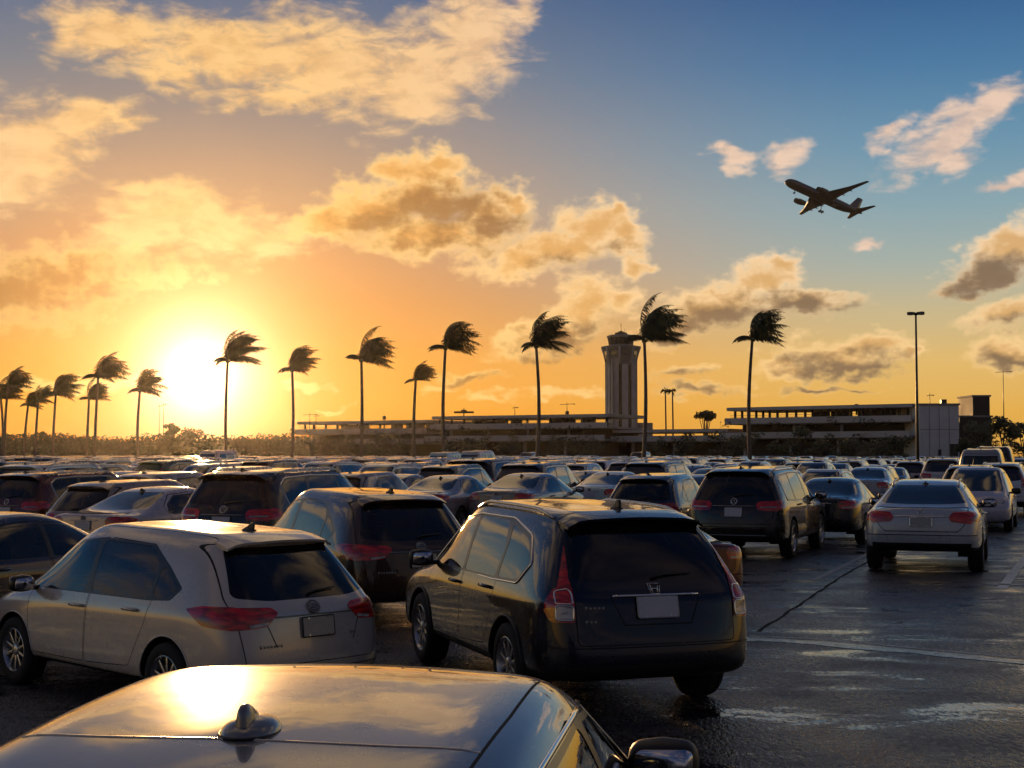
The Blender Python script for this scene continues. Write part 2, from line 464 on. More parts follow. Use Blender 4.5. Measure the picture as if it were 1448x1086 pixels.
def cage(spec):
    bm = bmesh.new(); st = spec["st"]; n = len(st); RR, LL = [], []
    for i, (yl, yb, ye, yt, wl, wb, we, zs, zb, ze, zt) in enumerate(st):
        ybt = yl
        if i == 0: ybt = spec["rear_y"][0]
        if i == n - 1: ybt = spec["front_y"][0]
        zm = zs + .24
        zsh = zb - (zb - zm) * .30
        pts = [(0, ybt, zs - .01), (.62 * wl, ybt, zs - .01), (wl - .035, yl, zs + .02), (wl, yl, zm), (wl * .6 + max(wb, wl - .03) * .4, yl * .4 + yb * .6, zsh), (wb, yb, zb),
               (we, ye, ze), (.60 * we, yt * .85 + ye * .15, zt * .72 + ze * .28 if ze < zt else zt), (0, yt, zt)]
        r = [bm.verts.new(p) for p in pts]
        l = [r[0]] + [bm.verts.new((-x, y, z)) for x, y, z in pts[1:8]] + [r[8]]
        RR.append(r); LL.append(l)
    for i in range(n - 1):
        for A, B in ((RR[i], RR[i + 1]), (LL[i], LL[i + 1])):
            for k in range(8): bm.faces.new((A[k], A[k + 1], B[k + 1], B[k]))
    for i, ys in ((0, spec["rear_y"]), (n - 1, spec["front_y"])):
        r, l = RR[i], LL[i]
        rows = [[r[2], r[1], r[0], l[1], l[2]]]
        for q, k in enumerate((3, 4, 5)):
            yc = ys[q + 1]; x, z = r[k].co.x, r[k].co.z
            yi = yc * .93 + r[k].co.y * .07
            rows.append([r[k], bm.verts.new((x * .66, yi, z)), bm.verts.new((0, yc, z + (.0 if k < 5 else .0))), bm.verts.new((-x * .66, yi, z)), l[k]])
        rows.append([r[6], r[7], r[8], l[7], l[6]])
        for a, b in zip(rows, rows[1:]):
            for k in range(4): bm.faces.new((a[k], a[k + 1], b[k + 1], b[k]))
    return fix(bm)
def subdivide(bm, levels, comp=2):
    """Catmull-Clark, with the cage first pushed out so the smooth surface passes near its points"""
    me = bpy.data.meshes.new("cage_tmp"); bm.to_mesh(me); bm.free()
    o = bpy.data.objects.new("cage_tmp", me); COL.objects.link(o)
    m = o.modifiers.new("s", "SUBSURF"); m.levels = 2; m.render_levels = 2
    tgt = [v.co.copy() for v in me.vertices]; N = len(tgt)
    dg = bpy.context.evaluated_depsgraph_get()
    for _ in range(comp):
        dg.update(); ev = o.evaluated_get(dg)
        cur = [ev.data.vertices[i].co.copy() for i in range(N)]
        for i in range(N): me.vertices[i].co += (tgt[i] - cur[i]) * .55
        me.update()
    m.levels = levels; o.update_tag(); dg.update()
    out = bmesh.new(); out.from_mesh(o.evaluated_get(dg).data)
    bpy.data.objects.remove(o); bpy.data.meshes.remove(me)
    return out
AX = {"x": (1, 2, 0), "y": (0, 2, 1), "z": (0, 1, 2)}
def cut(bm, lay, poly, axis, idx, cond=None, facing=.12, dominant=False):
    a, b, c = AX[axis[0]]; sg = 1 if axis[1] == "+" else -1
    def face_ok(f):
        n = f.normal
        if n[c] * sg < facing: return False
        if dominant and abs(n[c]) < max(abs(n[0]), abs(n[1])) - 1e-6: return False
        if cond and not cond(f.calc_center_median()): return False
        return True
    x0 = min(p[0] for p in poly); x1 = max(p[0] for p in poly); y0 = min(p[1] for p in poly); y1 = max(p[1] for p in poly)
    def bb(f):
        A = [v.co[a] for v in f.verts]; B = [v.co[b] for v in f.verts]
        return min(A), max(A), min(B), max(B)
    cand = set()
    for f in bm.faces:
        q = bb(f)
        if q[1] >= x0 and q[0] <= x1 and q[3] >= y0 and q[2] <= y1 and face_ok(f): cand.add(f)
    n = len(poly)
    for i in range(n):
        p, q = poly[i], poly[(i + 1) % n]
        dx, dy = q[0] - p[0], q[1] - p[1]
        if abs(dx) + abs(dy) < 1e-6: continue
        sx0, sx1, sy0, sy1 = min(p[0], q[0]) - 1e-4, max(p[0], q[0]) + 1e-4, min(p[1], q[1]) - 1e-4, max(p[1], q[1]) + 1e-4
        fs = []
        for f in cand:
            if not f.is_valid: continue
            t = bb(f)
            if t[1] >= sx0 and t[0] <= sx1 and t[3] >= sy0 and t[2] <= sy1: fs.append(f)
        if not fs: continue
        co = [0, 0, 0]; no = [0, 0, 0]
        co[a], co[b] = p; no[a], no[b] = -dy, dx
        no = Vector(no).normalized()
        geom = set(fs)
        for f in fs: geom.update(f.verts); geom.update(f.edges)
        r = bmesh.ops.bisect_plane(bm, geom=list(geom), dist=2e-5, plane_co=co, plane_no=no)
        for g in r["geom"]:
            if isinstance(g, bmesh.types.BMFace): cand.add(g)
    for f in cand:
        if f.is_valid:
            m = f.calc_center_median()
            if inside((m[a], m[b]), poly) and (f.normal.length < .5 or f.normal[c] * sg > facing * .5): f[lay] = idx
def strip(p, q, w):
    d = (Vector(q) - Vector(p)).normalized(); n = Vector((-d.y, d.x)) * w / 2
    return [tuple(Vector(p) + n), tuple(Vector(q) + n), tuple(Vector(q) - n), tuple(Vector(p) - n)]
def circle(c, r, n=28):
    return [(c[0] + r * cos(2 * pi * k / n), c[1] + r * sin(2 * pi * k / n)) for k in range(n)]
def mir(poly): return [(-a, b) for a, b in poly]

def make_wheel(parent, x, y, r, w, side, spokes, rim_mat, n=28, fat=.66):
    bm = bmesh.new(); rr = r * fat; h = w / 2
    lathe(bm, [(-h + .01, rr - .01), (-h, rr + .01), (-h - .004, (r + rr) / 2), (-h + .012, r * .965), (-h + .04, r * .995), (-h * .5, r), (-h * .45, r - .008), (-h * .38, r), (h * .38, r), (h * .45, r - .008), (h * .5, r),
               (h - .04, r * .995), (h - .012, r * .965), (h + .004, (r + rr) / 2), (h, rr + .01), (h - .01, rr - .01)], "x", n)
    o = obj("wheel", fix(bm), "tyre_rubber", parent)
    o.location = (x * side, y, r); o.rotation_euler = (0, 0, 0 if side > 0 else pi)
    bm = bmesh.new()
    lathe(bm, [(h - .008, rr + .004), (h - .004, rr - .006), (h - .02, rr - .018), (h - .075, rr - .03), (h - .085, rr * .3), (h - .085, .001)], "x", n, mi=0)
    for f in bm.faces:
        if max(abs(v.co.x - (h - .085)) for v in f.verts) < .02: f.material_index = 1
    for k in range(spokes):
        t = 2 * pi * k / spokes
        M = Matrix.Rotation(t, 4, "X")
        vs = box(bm, (0, 0, rr * .52), (.022, .052 if spokes < 8 else .036, rr * .98), bev=.006, taper=(1, .72))
        for v in vs: v.co = M @ (v.co + Vector((h - .034 - (rr * .9 - v.co.z) * .04, 0, 0)))
    lathe(bm, [(h - .06, .062), (h - .024, .058), (h - .016, .045), (h - .016, .001)], "x", 14)
    rim = obj("rim", fix(bm), [rim_mat, "black_trim"], o); sharp(rim, 40)
    return o
def emblem(kind, s):
    bm = bmesh.new()
    if kind == "H":            # slanted upright letter shape inside a thin frame
        for sx in (-1, 1):
            tube(bm, [(sx * s * .62, 0, s * .62), (sx * s * .40, 0, -s * .62)], s * .115, 6)
            tube(bm, [(sx * s * 1.0, 0, s * .86), (sx * s * .66, 0, -s * .86)], s * .06, 6)
        tube(bm, [(-s * .5, 0, 0), (s * .5, 0, 0)], s * .1, 6)
        tube(bm, [(-s * 1.0, 0, s * .86), (s * 1.0, 0, s * .86)], s * .06, 6); tube(bm, [(-s * .66, 0, -s * .86), (s * .66, 0, -s * .86)], s * .06, 6)
    elif kind == "VW":
        tube(bm, [(s * cos(2 * pi * k / 24), 0, s * sin(2 * pi * k / 24)) for k in range(24)], s * .11, 6, closed=True)
        tube(bm, [(-s * .42, 0, s * .86), (0, 0, s * .1), (s * .42, 0, s * .86)], s * .1, 5)
        tube(bm, [(-s * .9, 0, s * .35), (-s * .45, 0, -s * .75), (0, 0, .02 * s), (s * .45, 0, -s * .75), (s * .9, 0, s * .35)], s * .1, 5)
    else:                       # round disc with a raised ring and a bar
        lathe(bm, [(.0, .001), (.0, s * .8), (-.004, s * .86), (-.010, s * .9), (-.012, s * .97), (-.006, s), (.004, s)], "y", 26)
        tube(bm, [(.7 * s * cos(2 * pi * k / 20), -.008, .42 * s * sin(2 * pi * k / 20)) for k in range(20)], s * .07, 5, closed=True)
        tube(bm, [(-s * .4, -.006, -s * .12), (-s * .1, -.008, s * .15), (s * .1, -.008, -s * .1), (s * .42, -.006, s * .14)], s * .07, 5)
    return fix(bm)
def make_seat(name, parent, w, y, z, rec=.14):
    bm = bmesh.new()
    for i in range(max(1, round(w / .5))):
        n = max(1, round(w / .5)); cx = (i - (n - 1) / 2) * (w / n)
        rot = Matrix.Rotation(-rec, 3, "X")
        box(bm, (cx, y - .07, z + .33), (w / n - .03, .13, .62), rot=None, bev=.05)
        box(bm, (cx, y - .12, z + .74), (.25, .09, .19), bev=.04)
        box(bm, (cx, y + .22, z), (w / n - .02, .52, .16), bev=.05)
        tube(bm, [(cx - .05, y - .11, z + .6), (cx - .05, y - .12, z + .7)], .01, 5); tube(bm, [(cx + .05, y - .11, z + .6), (cx + .05, y - .12, z + .7)], .01, 5)
    return obj(name, fix(bm), "cabin_cloth", parent)

PAINTED = ("car_paint",)
def set_color(o, col):
    o.color = tuple(col[:3]) + (1,)
    for c in o.children: set_color(c, col)

def build_car(spec, name, hero=True):
    lv = 3 if hero else 2
    bm = subdivide(cage(spec), lv)
    bm.normal_update()
    bvh = BVHTree.FromBMesh(bm)
    def bx(y, z, side=1):
        h = bvh.ray_cast(Vector((side * 3, y, z)), Vector((-side, 0, 0)))
        return h[0].x if h[0] else side * .85
    def by(x, z, s=-1):
        h = bvh.ray_cast(Vector((x, s * 5, z)), Vector((0, -s, 0)))
        return (h[0].y, h[1]) if h[0] else (s * 2.2, Vector((0, s, 0)))
    def bz(x, y):
        h = bvh.ray_cast(Vector((x, y, 4)), Vector((0, 0, -1)))
        return h[0].z if h[0] else 1.5
    lay = bm.faces.layers.int.new("region")
    regs = [("body", "car_paint", 0, None, None)]     # key -> (name, material, offset, parent key, mat index)
    keys = {}
    def reg(key, name=None, m="car_paint", off=0.0, parent=None, mi=None):
        if key not in keys:
            keys[key] = len(regs); regs.append((name or key, m, off, parent, mi))
        return keys[key]
    HOLE = reg("hole"); SEAM = reg("seam", mi=2); CLAD = reg("clad", mi=1)
    sides = (("x+", "R", 1), ("x-", "L", -1))
    for poly in spec.get("clad_side", []):
        for ax, k, s in sides: cut(bm, lay, poly, ax, CLAD, dominant=True)
    for poly in spec.get("clad_rear", []): cut(bm, lay, poly, "y-", CLAD, dominant=True)
    sw = .008 if hero else .012
    for i, poly in enumerate(spec["doors"]):
        pp = rp(poly, .05)
        for ax, k, s in sides:
            cut(bm, lay, grow(pp, sw / 2), ax, SEAM, facing=.05)
            cut(bm, lay, grow(pp, -sw / 2), ax, reg("door%d%s" % (i, k), "door"), facing=.05)
    if "hatch" in spec:
        pp = rp(spec["hatch"], .05)
        cut(bm, lay, grow(pp, sw / 2), "y-", SEAM, cond=lambda c: c.y < -.9, facing=.03)
        cut(bm, lay, grow(pp, -sw / 2), "y-", reg("tailgate", spec.get("hatch_name", "tailgate")), cond=lambda c: c.y < -.9, facing=.03)
    for p, q, ax in spec.get("seams", []):
        for aa in ((ax,) if ax[0] != "x" else ("x+", "x-")): cut(bm, lay, strip(p, q, sw * 1.2), aa, SEAM, facing=.05)
    if "roof_seam" in spec:
        for sx in (-1, 1):
            pl = [(sx * x, y) for x, y in spec["roof_seam"]]
            for p, q in zip(pl, pl[1:]): cut(bm, lay, strip(p, q, spec.get("roof_w", .010)), "z+", SEAM, cond=lambda c: c.z > 1.2)
    gl = spec.get("glass", "tinted_glass")
    for poly in spec.get("pillar", []):
        for ax, k, s in sides: cut(bm, lay, rp(poly, .03), ax, reg("pil" + k, "window_pillar", "gloss_black", 0, None), facing=.05)
    for i, (poly, door) in enumerate(spec["windows"]):
        for ax, k, s in sides:
            cut(bm, lay, rp(poly, spec.get("wr", .035)), ax, reg("win%d%s" % (i, k), "side_window", spec.get("side_glass", gl), -.002, None if door is None else "door%d%s" % (door, k)), facing=.05)
    cut(bm, lay, rp(spec["rearwin"], .06), "y-", reg("rear_window", None, gl, -.002, "tailgate" if "tailgate" in keys and spec.get("hatch_name", "tailgate") == "tailgate" else None), cond=lambda c: c.z > .9, facing=.05)
    cut(bm, lay, rp(spec["windshield"], .06), "y+", reg("windshield", None, "window_glass", -.002), cond=lambda c: c.z > .9, facing=.05)
    for j, (m, rear, side) in enumerate(spec["lamps"]):
        for ax, k, s in sides:
            r = reg("lamp%d%s" % (0, k) if j == 0 else "lamp%d%s" % (j, k), "taillight" if j == 0 else "lens", m, .006 + .001 * j, None if j == 0 else "lamp0" + k)
            if rear:
                pl = rp(rear, .025); pl = pl if s > 0 else mir(pl)
                cut(bm, lay, pl, "y-", r, cond=(lambda c: c.x > .1) if s > 0 else (lambda c: c.x < -.1), dominant=True, facing=.02)
            if side: cut(bm, lay, rp(side, .025), ax, r, dominant=True, facing=.02)
    for k, s in (("R", 1), ("L", -1)):
        pl = rp(spec["headlamp"], .03); pl = pl if s > 0 else mir(pl)
        cut(bm, lay, pl, "y+", reg("hl" + k, "headlight", "clear_lens", .005), cond=(lambda c: c.x > .1) if s > 0 else (lambda c: c.x < -.1))
    cut(bm, lay, rp(spec["grille"], .03), "y+", reg("grille", None, "black_trim", .002))
    wr, yf, yr, wx = spec["wheel"]
    ra = wr + .055
    for yy in (yf, yr):
        for ax, k, s in sides: cut(bm, lay, circle((yy, wr), ra), ax, HOLE, cond=lambda c: abs(c.x) > .45, facing=.0)
    bm.normal_update()
    for i, rg_ in enumerate(regs):           # stray slivers of a door go back to the body
        if rg_[0] != "door": continue
        left = {f for f in bm.faces if f[lay] == i}; isl = []
        while left:
            q = [left.pop()]; s_ = []
            while q:
                f = q.pop(); s_.append(f)
                for e in f.edges:
                    for g in e.link_faces:
                        if g in left: left.discard(g); q.append(g)
            isl.append(s_)
        isl.sort(key=len, reverse=True)
        for s_ in isl[1:]:
            for f in s_: f[lay] = 0
    root = empty(name)
    groups = {}
    for f in bm.faces: groups.setdefault(f[lay], []).append(f)
    def extract(faces, off, mi=None):
        b2 = bmesh.new(); vm = {}; nn = []
        for f in faces:
            q = []
            for v in f.verts:
                if v not in vm:
                    vm[v] = b2.verts.new(v.co + v.normal * off); nn.append(tuple(v.normal))
                q.append(vm[v])
            try:
                g = b2.faces.new(q)
                g.material_index = mi(f) if mi else 0
            except ValueError: pass
        return b2, nn
    bodyf = [f for f in bm.faces if f[lay] in (0, SEAM, CLAD)]
    b2, nn = extract(bodyf, 0, lambda f: {SEAM: 2, CLAD: 1}.get(f[lay], 0))
    done = {}
    done[0] = obj("body", b2, ["car_paint", "black_trim", "seam_gap"], root, normals=nn)
    order = sorted((i for i in groups if i not in (0, HOLE, SEAM, CLAD)), key=lambda i: 0 if regs[i][3] is None else 1)
    for i in order:
        nm, m, off, par, mi = regs[i]
        b2, nn = extract(groups[i], off)
        done[i] = obj(nm, b2, m, done[keys[par]] if par and keys.get(par) in done else root, normals=nn)
    if hero or spec.get("cabin", True):
        solid = [f for f in bm.faces if f[lay] not in (HOLE,) and regs[f[lay]][1] not in ("window_glass", "tinted_glass")]
        b2, nn = extract(solid, -.035)
        obj("cabin_lining", b2, "cabin_cloth", root)
    def P(key): return done.get(keys.get(key))
    # wheels and the dark wells round them
    for yy in (yf, yr):
        for s in (1, -1):
            make_wheel(root, wx, yy, wr, spec.get("ww", .22), s, spec.get("spokes", 7), spec.get("rim", "alloy"), 36 if hero else 20)
            b = bmesh.new()
            x1 = abs(bx(yy, wr + ra + .05, 1)) - .03; rg = []
            for xx, rr2 in ((x1, ra + .028), (x1 - .34, ra + .028), (x1 - .34, .04)):
                rg.append([b.verts.new((s * xx, rr2 * cos(t), max(rr2 * sin(t), -.09))) for t in [-.3 + (pi + .6) * k / 22 for k in range(23)]])
            for A, B in zip(rg, rg[1:]):
                for k in range(22): b.faces.new((A[k], A[k + 1], B[k + 1], B[k]))
            o = obj("wheel_well", fix(b), "black_trim", root); o.location = (0, yy, wr)
            if hero:
                b = bmesh.new(); pts = []
                for k in range(25):
                    t = -.16 + (pi + .32) * k / 24
                    y, z = yy + ra * cos(t), wr + ra * sin(t)
                    if z > spec["st"][3][7] - .02: pts.append((bx(y + .002 * cos(t), z + .006, s) + s * .002, y, z))
                tube(b, pts, spec.get("lip", .008), 6)
                obj("arch_lip", fix(b), spec.get("lip_mat", "car_paint"), root)
    # mirrors
    my, mz, mw = spec["mirror"]
    for s in (1, -1):
        X = bx(my, mz - .06, s)
        b = bmesh.new()
        vs = box(b, (0, 0, 0), (.235, .13, .155), bev=.055)
        for v in vs: v.co.y += -.25 * abs(v.co.x) * 0 ; v.co.z += .02 * (v.co.x * s)
        bmesh.ops.subdivide_edges(b, edges=b.edges[:], cuts=1, use_grid_fill=True, smooth=.6)
        box(b, (-s * .14, .015, -.05), (.12, .06, .045), bev=.015)
        o = obj("side_mirror", fix(b), mw, root); o.location = (X + s * spec.get("mirror_out", .165), my, mz)
        b = bmesh.new(); prism(b, rp([(-.098, -.058), (.098, -.062), (.102, .058), (-.09, .052)], .03), -.072, -.066)
        obj("mirror_glass", fix(b), "chrome", o)
    # door handles
    for i, (hy, hz) in enumerate(spec["handles"]):
        for k, s in (("R", 1), ("L", -1)):
            b = bmesh.new(); X = bx(hy, hz, s)
            pts = [(X + s * .004, hy - .11, hz), (X + s * .03, hy - .085, hz + .004), (X + s * .036, hy, hz + .006), (X + s * .03, hy + .085, hz + .004), (X + s * .004, hy + .11, hz)]
            tube(b, pts, [.014, .017, .018, .017, .014], 8)
            obj("door_handle", fix(b), spec.get("handle_mat", "car_paint"), P("door%d%s" % (i, k)) or root)
    # window trim
    if spec.get("trim"):
        for s in (1, -1):
            b = bmesh.new()
            tube(b, [(bx(y, z, s) + s * .003, y, z) for y, z in rp(spec["trim"], .05, 5)], spec.get("trim_r", .009), 6, closed=True)
            obj("window_trim", fix(b), spec.get("trim_mat", "chrome"), root)
    # number plate, badge
    px, pz, pw, ph, pm = spec["plate"]
    y, n = by(px, pz); tilt = math.asin(max(-.6, min(.6, n.z)))
    b = bmesh.new(); prism(b, rp([(-pw / 2, -ph / 2), (pw / 2, -ph / 2), (pw / 2, ph / 2), (-pw / 2, ph / 2)], .015), -.010, .004)
    for sx in (-.3, .3):
        for sz in (-.42, .42): lathe(b, [(-.010, .007), (-.013, .006), (-.013, .0005)], "y", 8, (sx * pw, 0, sz * ph), 1)
    pl = obj("license_plate", fix(b), [pm, "chrome"], root); sharp(pl)
    pl.location = (px, y - .012, pz); pl.rotation_euler = (-tilt, 0, 0)
    b = bmesh.new(); tube(b, [(x, -.008, z) for x, z in rp([(-pw / 2, -ph / 2), (pw / 2, -ph / 2), (pw / 2, ph / 2), (-pw / 2, ph / 2)], .015)], .006, 5, closed=True)
    obj("plate_frame", fix(b), spec.get("frame_mat", "plate_rim"), pl)
    if spec.get("emblem"):
        kd, ez, es = spec["emblem"]
        y, n = by(0, ez)
        o = obj("emblem", emblem(kd, es), "chrome" if kd != "disc" else "plate_rim", root); o.location = (0, y - .008, ez); o.rotation_euler = (-math.asin(max(-.6, min(.6, n.z))), 0, 0)
    for (x0, x1, z, r, m, nm) in spec.get("strips", []):
        b = bmesh.new(); tube(b, [(x0 + (x1 - x0) * t / 12, by(x0 + (x1 - x0) * t / 12, z)[0] - .006, z) for t in range(13)], r, 6)
        obj(nm, fix(b), m, root)
    for loop in spec.get("bezels", []):
        for s in (1, -1):
            b = bmesh.new(); tube(b, [(s * x, by(s * x, z)[0] - .010, z) for x, z in rp(loop, .02, 3)], .0065, 6, closed=True)
            obj("lamp_bezel", fix(b), "chrome", P("lamp0R" if s > 0 else "lamp0L") or root)
    for (x, z, w) in spec.get("badges", []):
        b = bmesh.new(); k = max(3, int(w / .03))
        for i in range(k):
            xx = x + w * (i + .5) / k; yy, n = by(xx, z)
            box(b, (xx, yy - .003, z), (w / k * .62, .005, .022 if i else .03), bev=.002)
        obj("badge", fix(b), "plate_rim", root)
    # roof furniture
    if spec.get("rails"):
        x0, ya, yb2, hgt, m = spec["rails"]
        for s in (1, -1):
            b = bmesh.new(); pts = []
            for k in range(13):
                t = k / 12; yy = ya + (yb2 - ya) * t
                pts.append((s * x0, yy, bz(s * x0, yy) + hgt * min(1, 6 * min(t, 1 - t)) + .004))
            tube(b, pts, .017, 8)
            obj("roof_rail", fix(b), m, root)
    if spec.get("antenna"):
        ay, ah, am = spec["antenna"]
        b = bmesh.new(); z0 = bz(0, ay)
        prof = [(-.11, .0), (-.10, .02), (-.02, .022), (.09, .012), (.12, 0)]
        lathe(b, [(0, .055), (.012, .05), (.022, .035), (.026, .001)], "z", 16)
        for v in b.verts: v.co.y = v.co.y * 1.7 + .02
        prism(b, [(-.05, .015), (-.055, ah * .8), (-.04, ah), (-.02, ah), (.03, ah * .55), (.09, .02)], -.012, .012, "yz")
        o = obj("antenna", fix(b), am, root); sharp(o, 50); o.location = (0, ay, z0 - .004)
    if spec.get("spoiler"):
        sw2, y0, y1, z0, th, m = spec["spoiler"]
        b = bmesh.new(); top, bot = [], []
        nx = 14
        for i in range(nx + 1):
            x = -sw2 + 2 * sw2 * i / nx; q = (i / nx * 2 - 1) ** 2
            rowt, rowb = [], []
            for j in range(5):
                t = j / 4; yy = y0 + (y1 + .07 * q - y0) * t
                zt = bz(x, max(yy, y0 - .06)) if t < .3 else bz(x, y0 - .04)
                zz = (bz(x * .97, y0) + .004) - z0 * t ** 1.3
                rowt.append(b.verts.new((x, yy, zz))); rowb.append(b.verts.new((x, yy + .006, zz - .012 - th * (1 - abs(2 * t - 1)) - .01)))
            top.append(rowt); bot.append(rowb)
        for i in range(nx):
            for j in range(4):
                b.faces.new((top[i][j], top[i + 1][j], top[i + 1][j + 1], top[i][j + 1])); b.faces.new((bot[i][j], bot[i][j + 1], bot[i + 1][j + 1], bot[i + 1][j]))
            b.faces.new((top[i][4], top[i + 1][4], bot[i + 1][4], bot[i][4])); b.faces.new((top[i][0], bot[i][0], bot[i + 1][0], top[i + 1][0]))
        for e in (0, nx):
            for j in range(4): b.faces.new((top[e][j], top[e][j + 1], bot[e][j + 1], bot[e][j]))
        o = obj("spoiler", fix(b), m, root); sharp(o, 40)
    if spec.get("wiper"):
        wy, wz, wl2 = spec["wiper"]
        b = bmesh.new(); pts = [(x, by(x, z)[0] - .02, z) for x, z in ((0, wz), (wl2 * .3, wz + .02), (wl2, wz + .035))]
        tube(b, pts, [.014, .009, .006], 6)
        obj("rear_wiper", fix(b), "black_trim", root)
    if hero or spec.get("cabin", True):
        sy = spec.get("seats", (.25, -.75)); z0 = spec["st"][3][7] + .18
        for s in (1, -1):
            o = make_seat("front_seat", root, .5, sy[0], z0); o.location.x = s * .36
        make_seat("rear_seat", root, 1.25, sy[1], z0)
        b = bmesh.new(); box(b, (0, sy[0] + .95, z0 + .28), (1.35, .5, .3), bev=.1); obj("dashboard", fix(b), "cabin_cloth", root)
        b = bmesh.new()
        M = Matrix.Translation((-.36, sy[0] + .58, z0 + .34)) @ Matrix.Rotation(R(65), 4, "X")
        tube(b, [M @ Vector((.18 * cos(2 * pi * k / 20), .18 * sin(2 * pi * k / 20), 0)) for k in range(20)], .016, 6, closed=True)
        tube(b, [M @ Vector((-.17, 0, 0)), M @ Vector((.17, 0, 0))], .02, 6)
        obj("steering_wheel", fix(b), "black_trim", root)
    bm.free()
    return root
# ------------------------------------------------------------------ the kinds of car in the lot
# station rows run rear to front: y low, y belt, y cant rail, y roof, half widths low / belt / rail, z sill, belt, rail, roof
MPV = dict(
    st=[(-2.06, -1.98, -1.64, -1.70, .835, .765, .565, .31, 1.02, 1.485, 1.535), (-1.58, -1.55, -1.36, -1.40, .885, .835, .60, .29, 1.0, 1.525, 1.58),
        (-.9, -.9, -.8, -.8, .90, .85, .615, .27, .985, 1.55, 1.61), (0, 0, 0, 0, .90, .85, .62, .27, .965, 1.548, 1.615),
        (.6, .6, .5, .68, .90, .848, .605, .27, .95, 1.51, 1.575), (1.2, 1.35, 1.38, 1.60, .895, .81, .67, .27, .93, .965, 1.005),
        (1.8, 1.8, 1.8, 1.86, .88, .76, .58, .26, .85, .90, .935), (2.05, 2.03, 2.0, 2.08, .82, .69, .50, .26, .70, .75, .78)],
    rear_y=[-2.18, -2.27, -2.23, -2.17], front_y=[2.12, 2.2, 2.18, 2.14], wheel=(.33, 1.35, -1.35, .79), ww=.215, spokes=10, wr=.07,
    doors=[[(1.02, .36), (1.10, .93), (.55, 1.44), (-.02, 1.50), (.0, .36)], [(-.02, .36), (-.04, 1.50), (-.8, 1.47), (-1.12, 1.2), (-1.02, .82), (-.78, .40)]],
    windows=[([(1.13, .985), (.52, 1.435), (.14, 1.475), (.06, .995)], 0), ([(-.02, .998), (.05, 1.475), (-.78, 1.455), (-1.0, 1.3), (-1.0, 1.01)], 1), ([(-1.05, 1.02), (-1.05, 1.29), (-1.18, 1.26), (-1.40, 1.12), (-1.30, 1.03)], None)],
    pillar=[[(1.2, .975), (.55, 1.455), (.1, 1.495), (-.8, 1.475), (-1.18, 1.29), (-1.46, 1.12), (-1.34, 1.012), (-1.0, .992)]],
    rearwin=[(-.69, 1.07), (-.4, 1.035), (.4, 1.035), (.69, 1.07), (.54, 1.47), (-.54, 1.47)], windshield=[(-.68, 1.02), (.68, 1.02), (.55, 1.55), (-.55, 1.55)],
    hatch=[(-.66, .50), (.66, .50), (.735, 1.04), (.60, 1.50), (-.60, 1.50), (-.735, 1.04)],
    lamps=[("red_lens", [(.36, .94), (.48, .83), (.86, .80), (.86, 1.0), (.42, .985)], [(-2.3, .79), (-1.85, .84), (-1.60, .965), (-1.8, 1.0), (-2.3, 1.0)]),
           ("clear_lens", [(.47, .845), (.62, .825), (.63, .85), (.46, .87)], None)],
    headlamp=[(.40, .68), (.74, .72), (.72, .84), (.44, .78)], grille=[(-.34, .62), (.34, .62), (.32, .74), (-.32, .74)],
    mirror=(1.02, 1.02, "gloss_black"), handles=[(.14, .87), (-.78, .90)], plate=(.02, .80, .33, .17, "plate_tan"), frame_mat="black_trim",
    emblem=("disc", .965, .066), strips=[(-.40, .40, .905, .008, "plate_rim", "trim_strip")], badges=[(-.56, .665, .22), (.36, .72, .08)],
    seams=[((-.50, .90), (-.40, .66), "y-"), ((.50, .90), (.40, .66), "y-"), ((-.78, .44), (.78, .44), "y-")],
    roof_seam=[(.50, -1.62), (.515, -1.2), (.525, -.4), (.52, .3), (.50, .62)],
    antenna=(-1.30, .075, "black_trim"), spoiler=(.55, -1.56, -1.83, .055, .02, "car_paint"), wiper=(0, 1.075, .3), seats=(.3, -.68),
    side_glass="window_glass", clad_side=[[(-2.3, .2), (2.3, .2), (2.3, .315), (-2.3, .315)]])
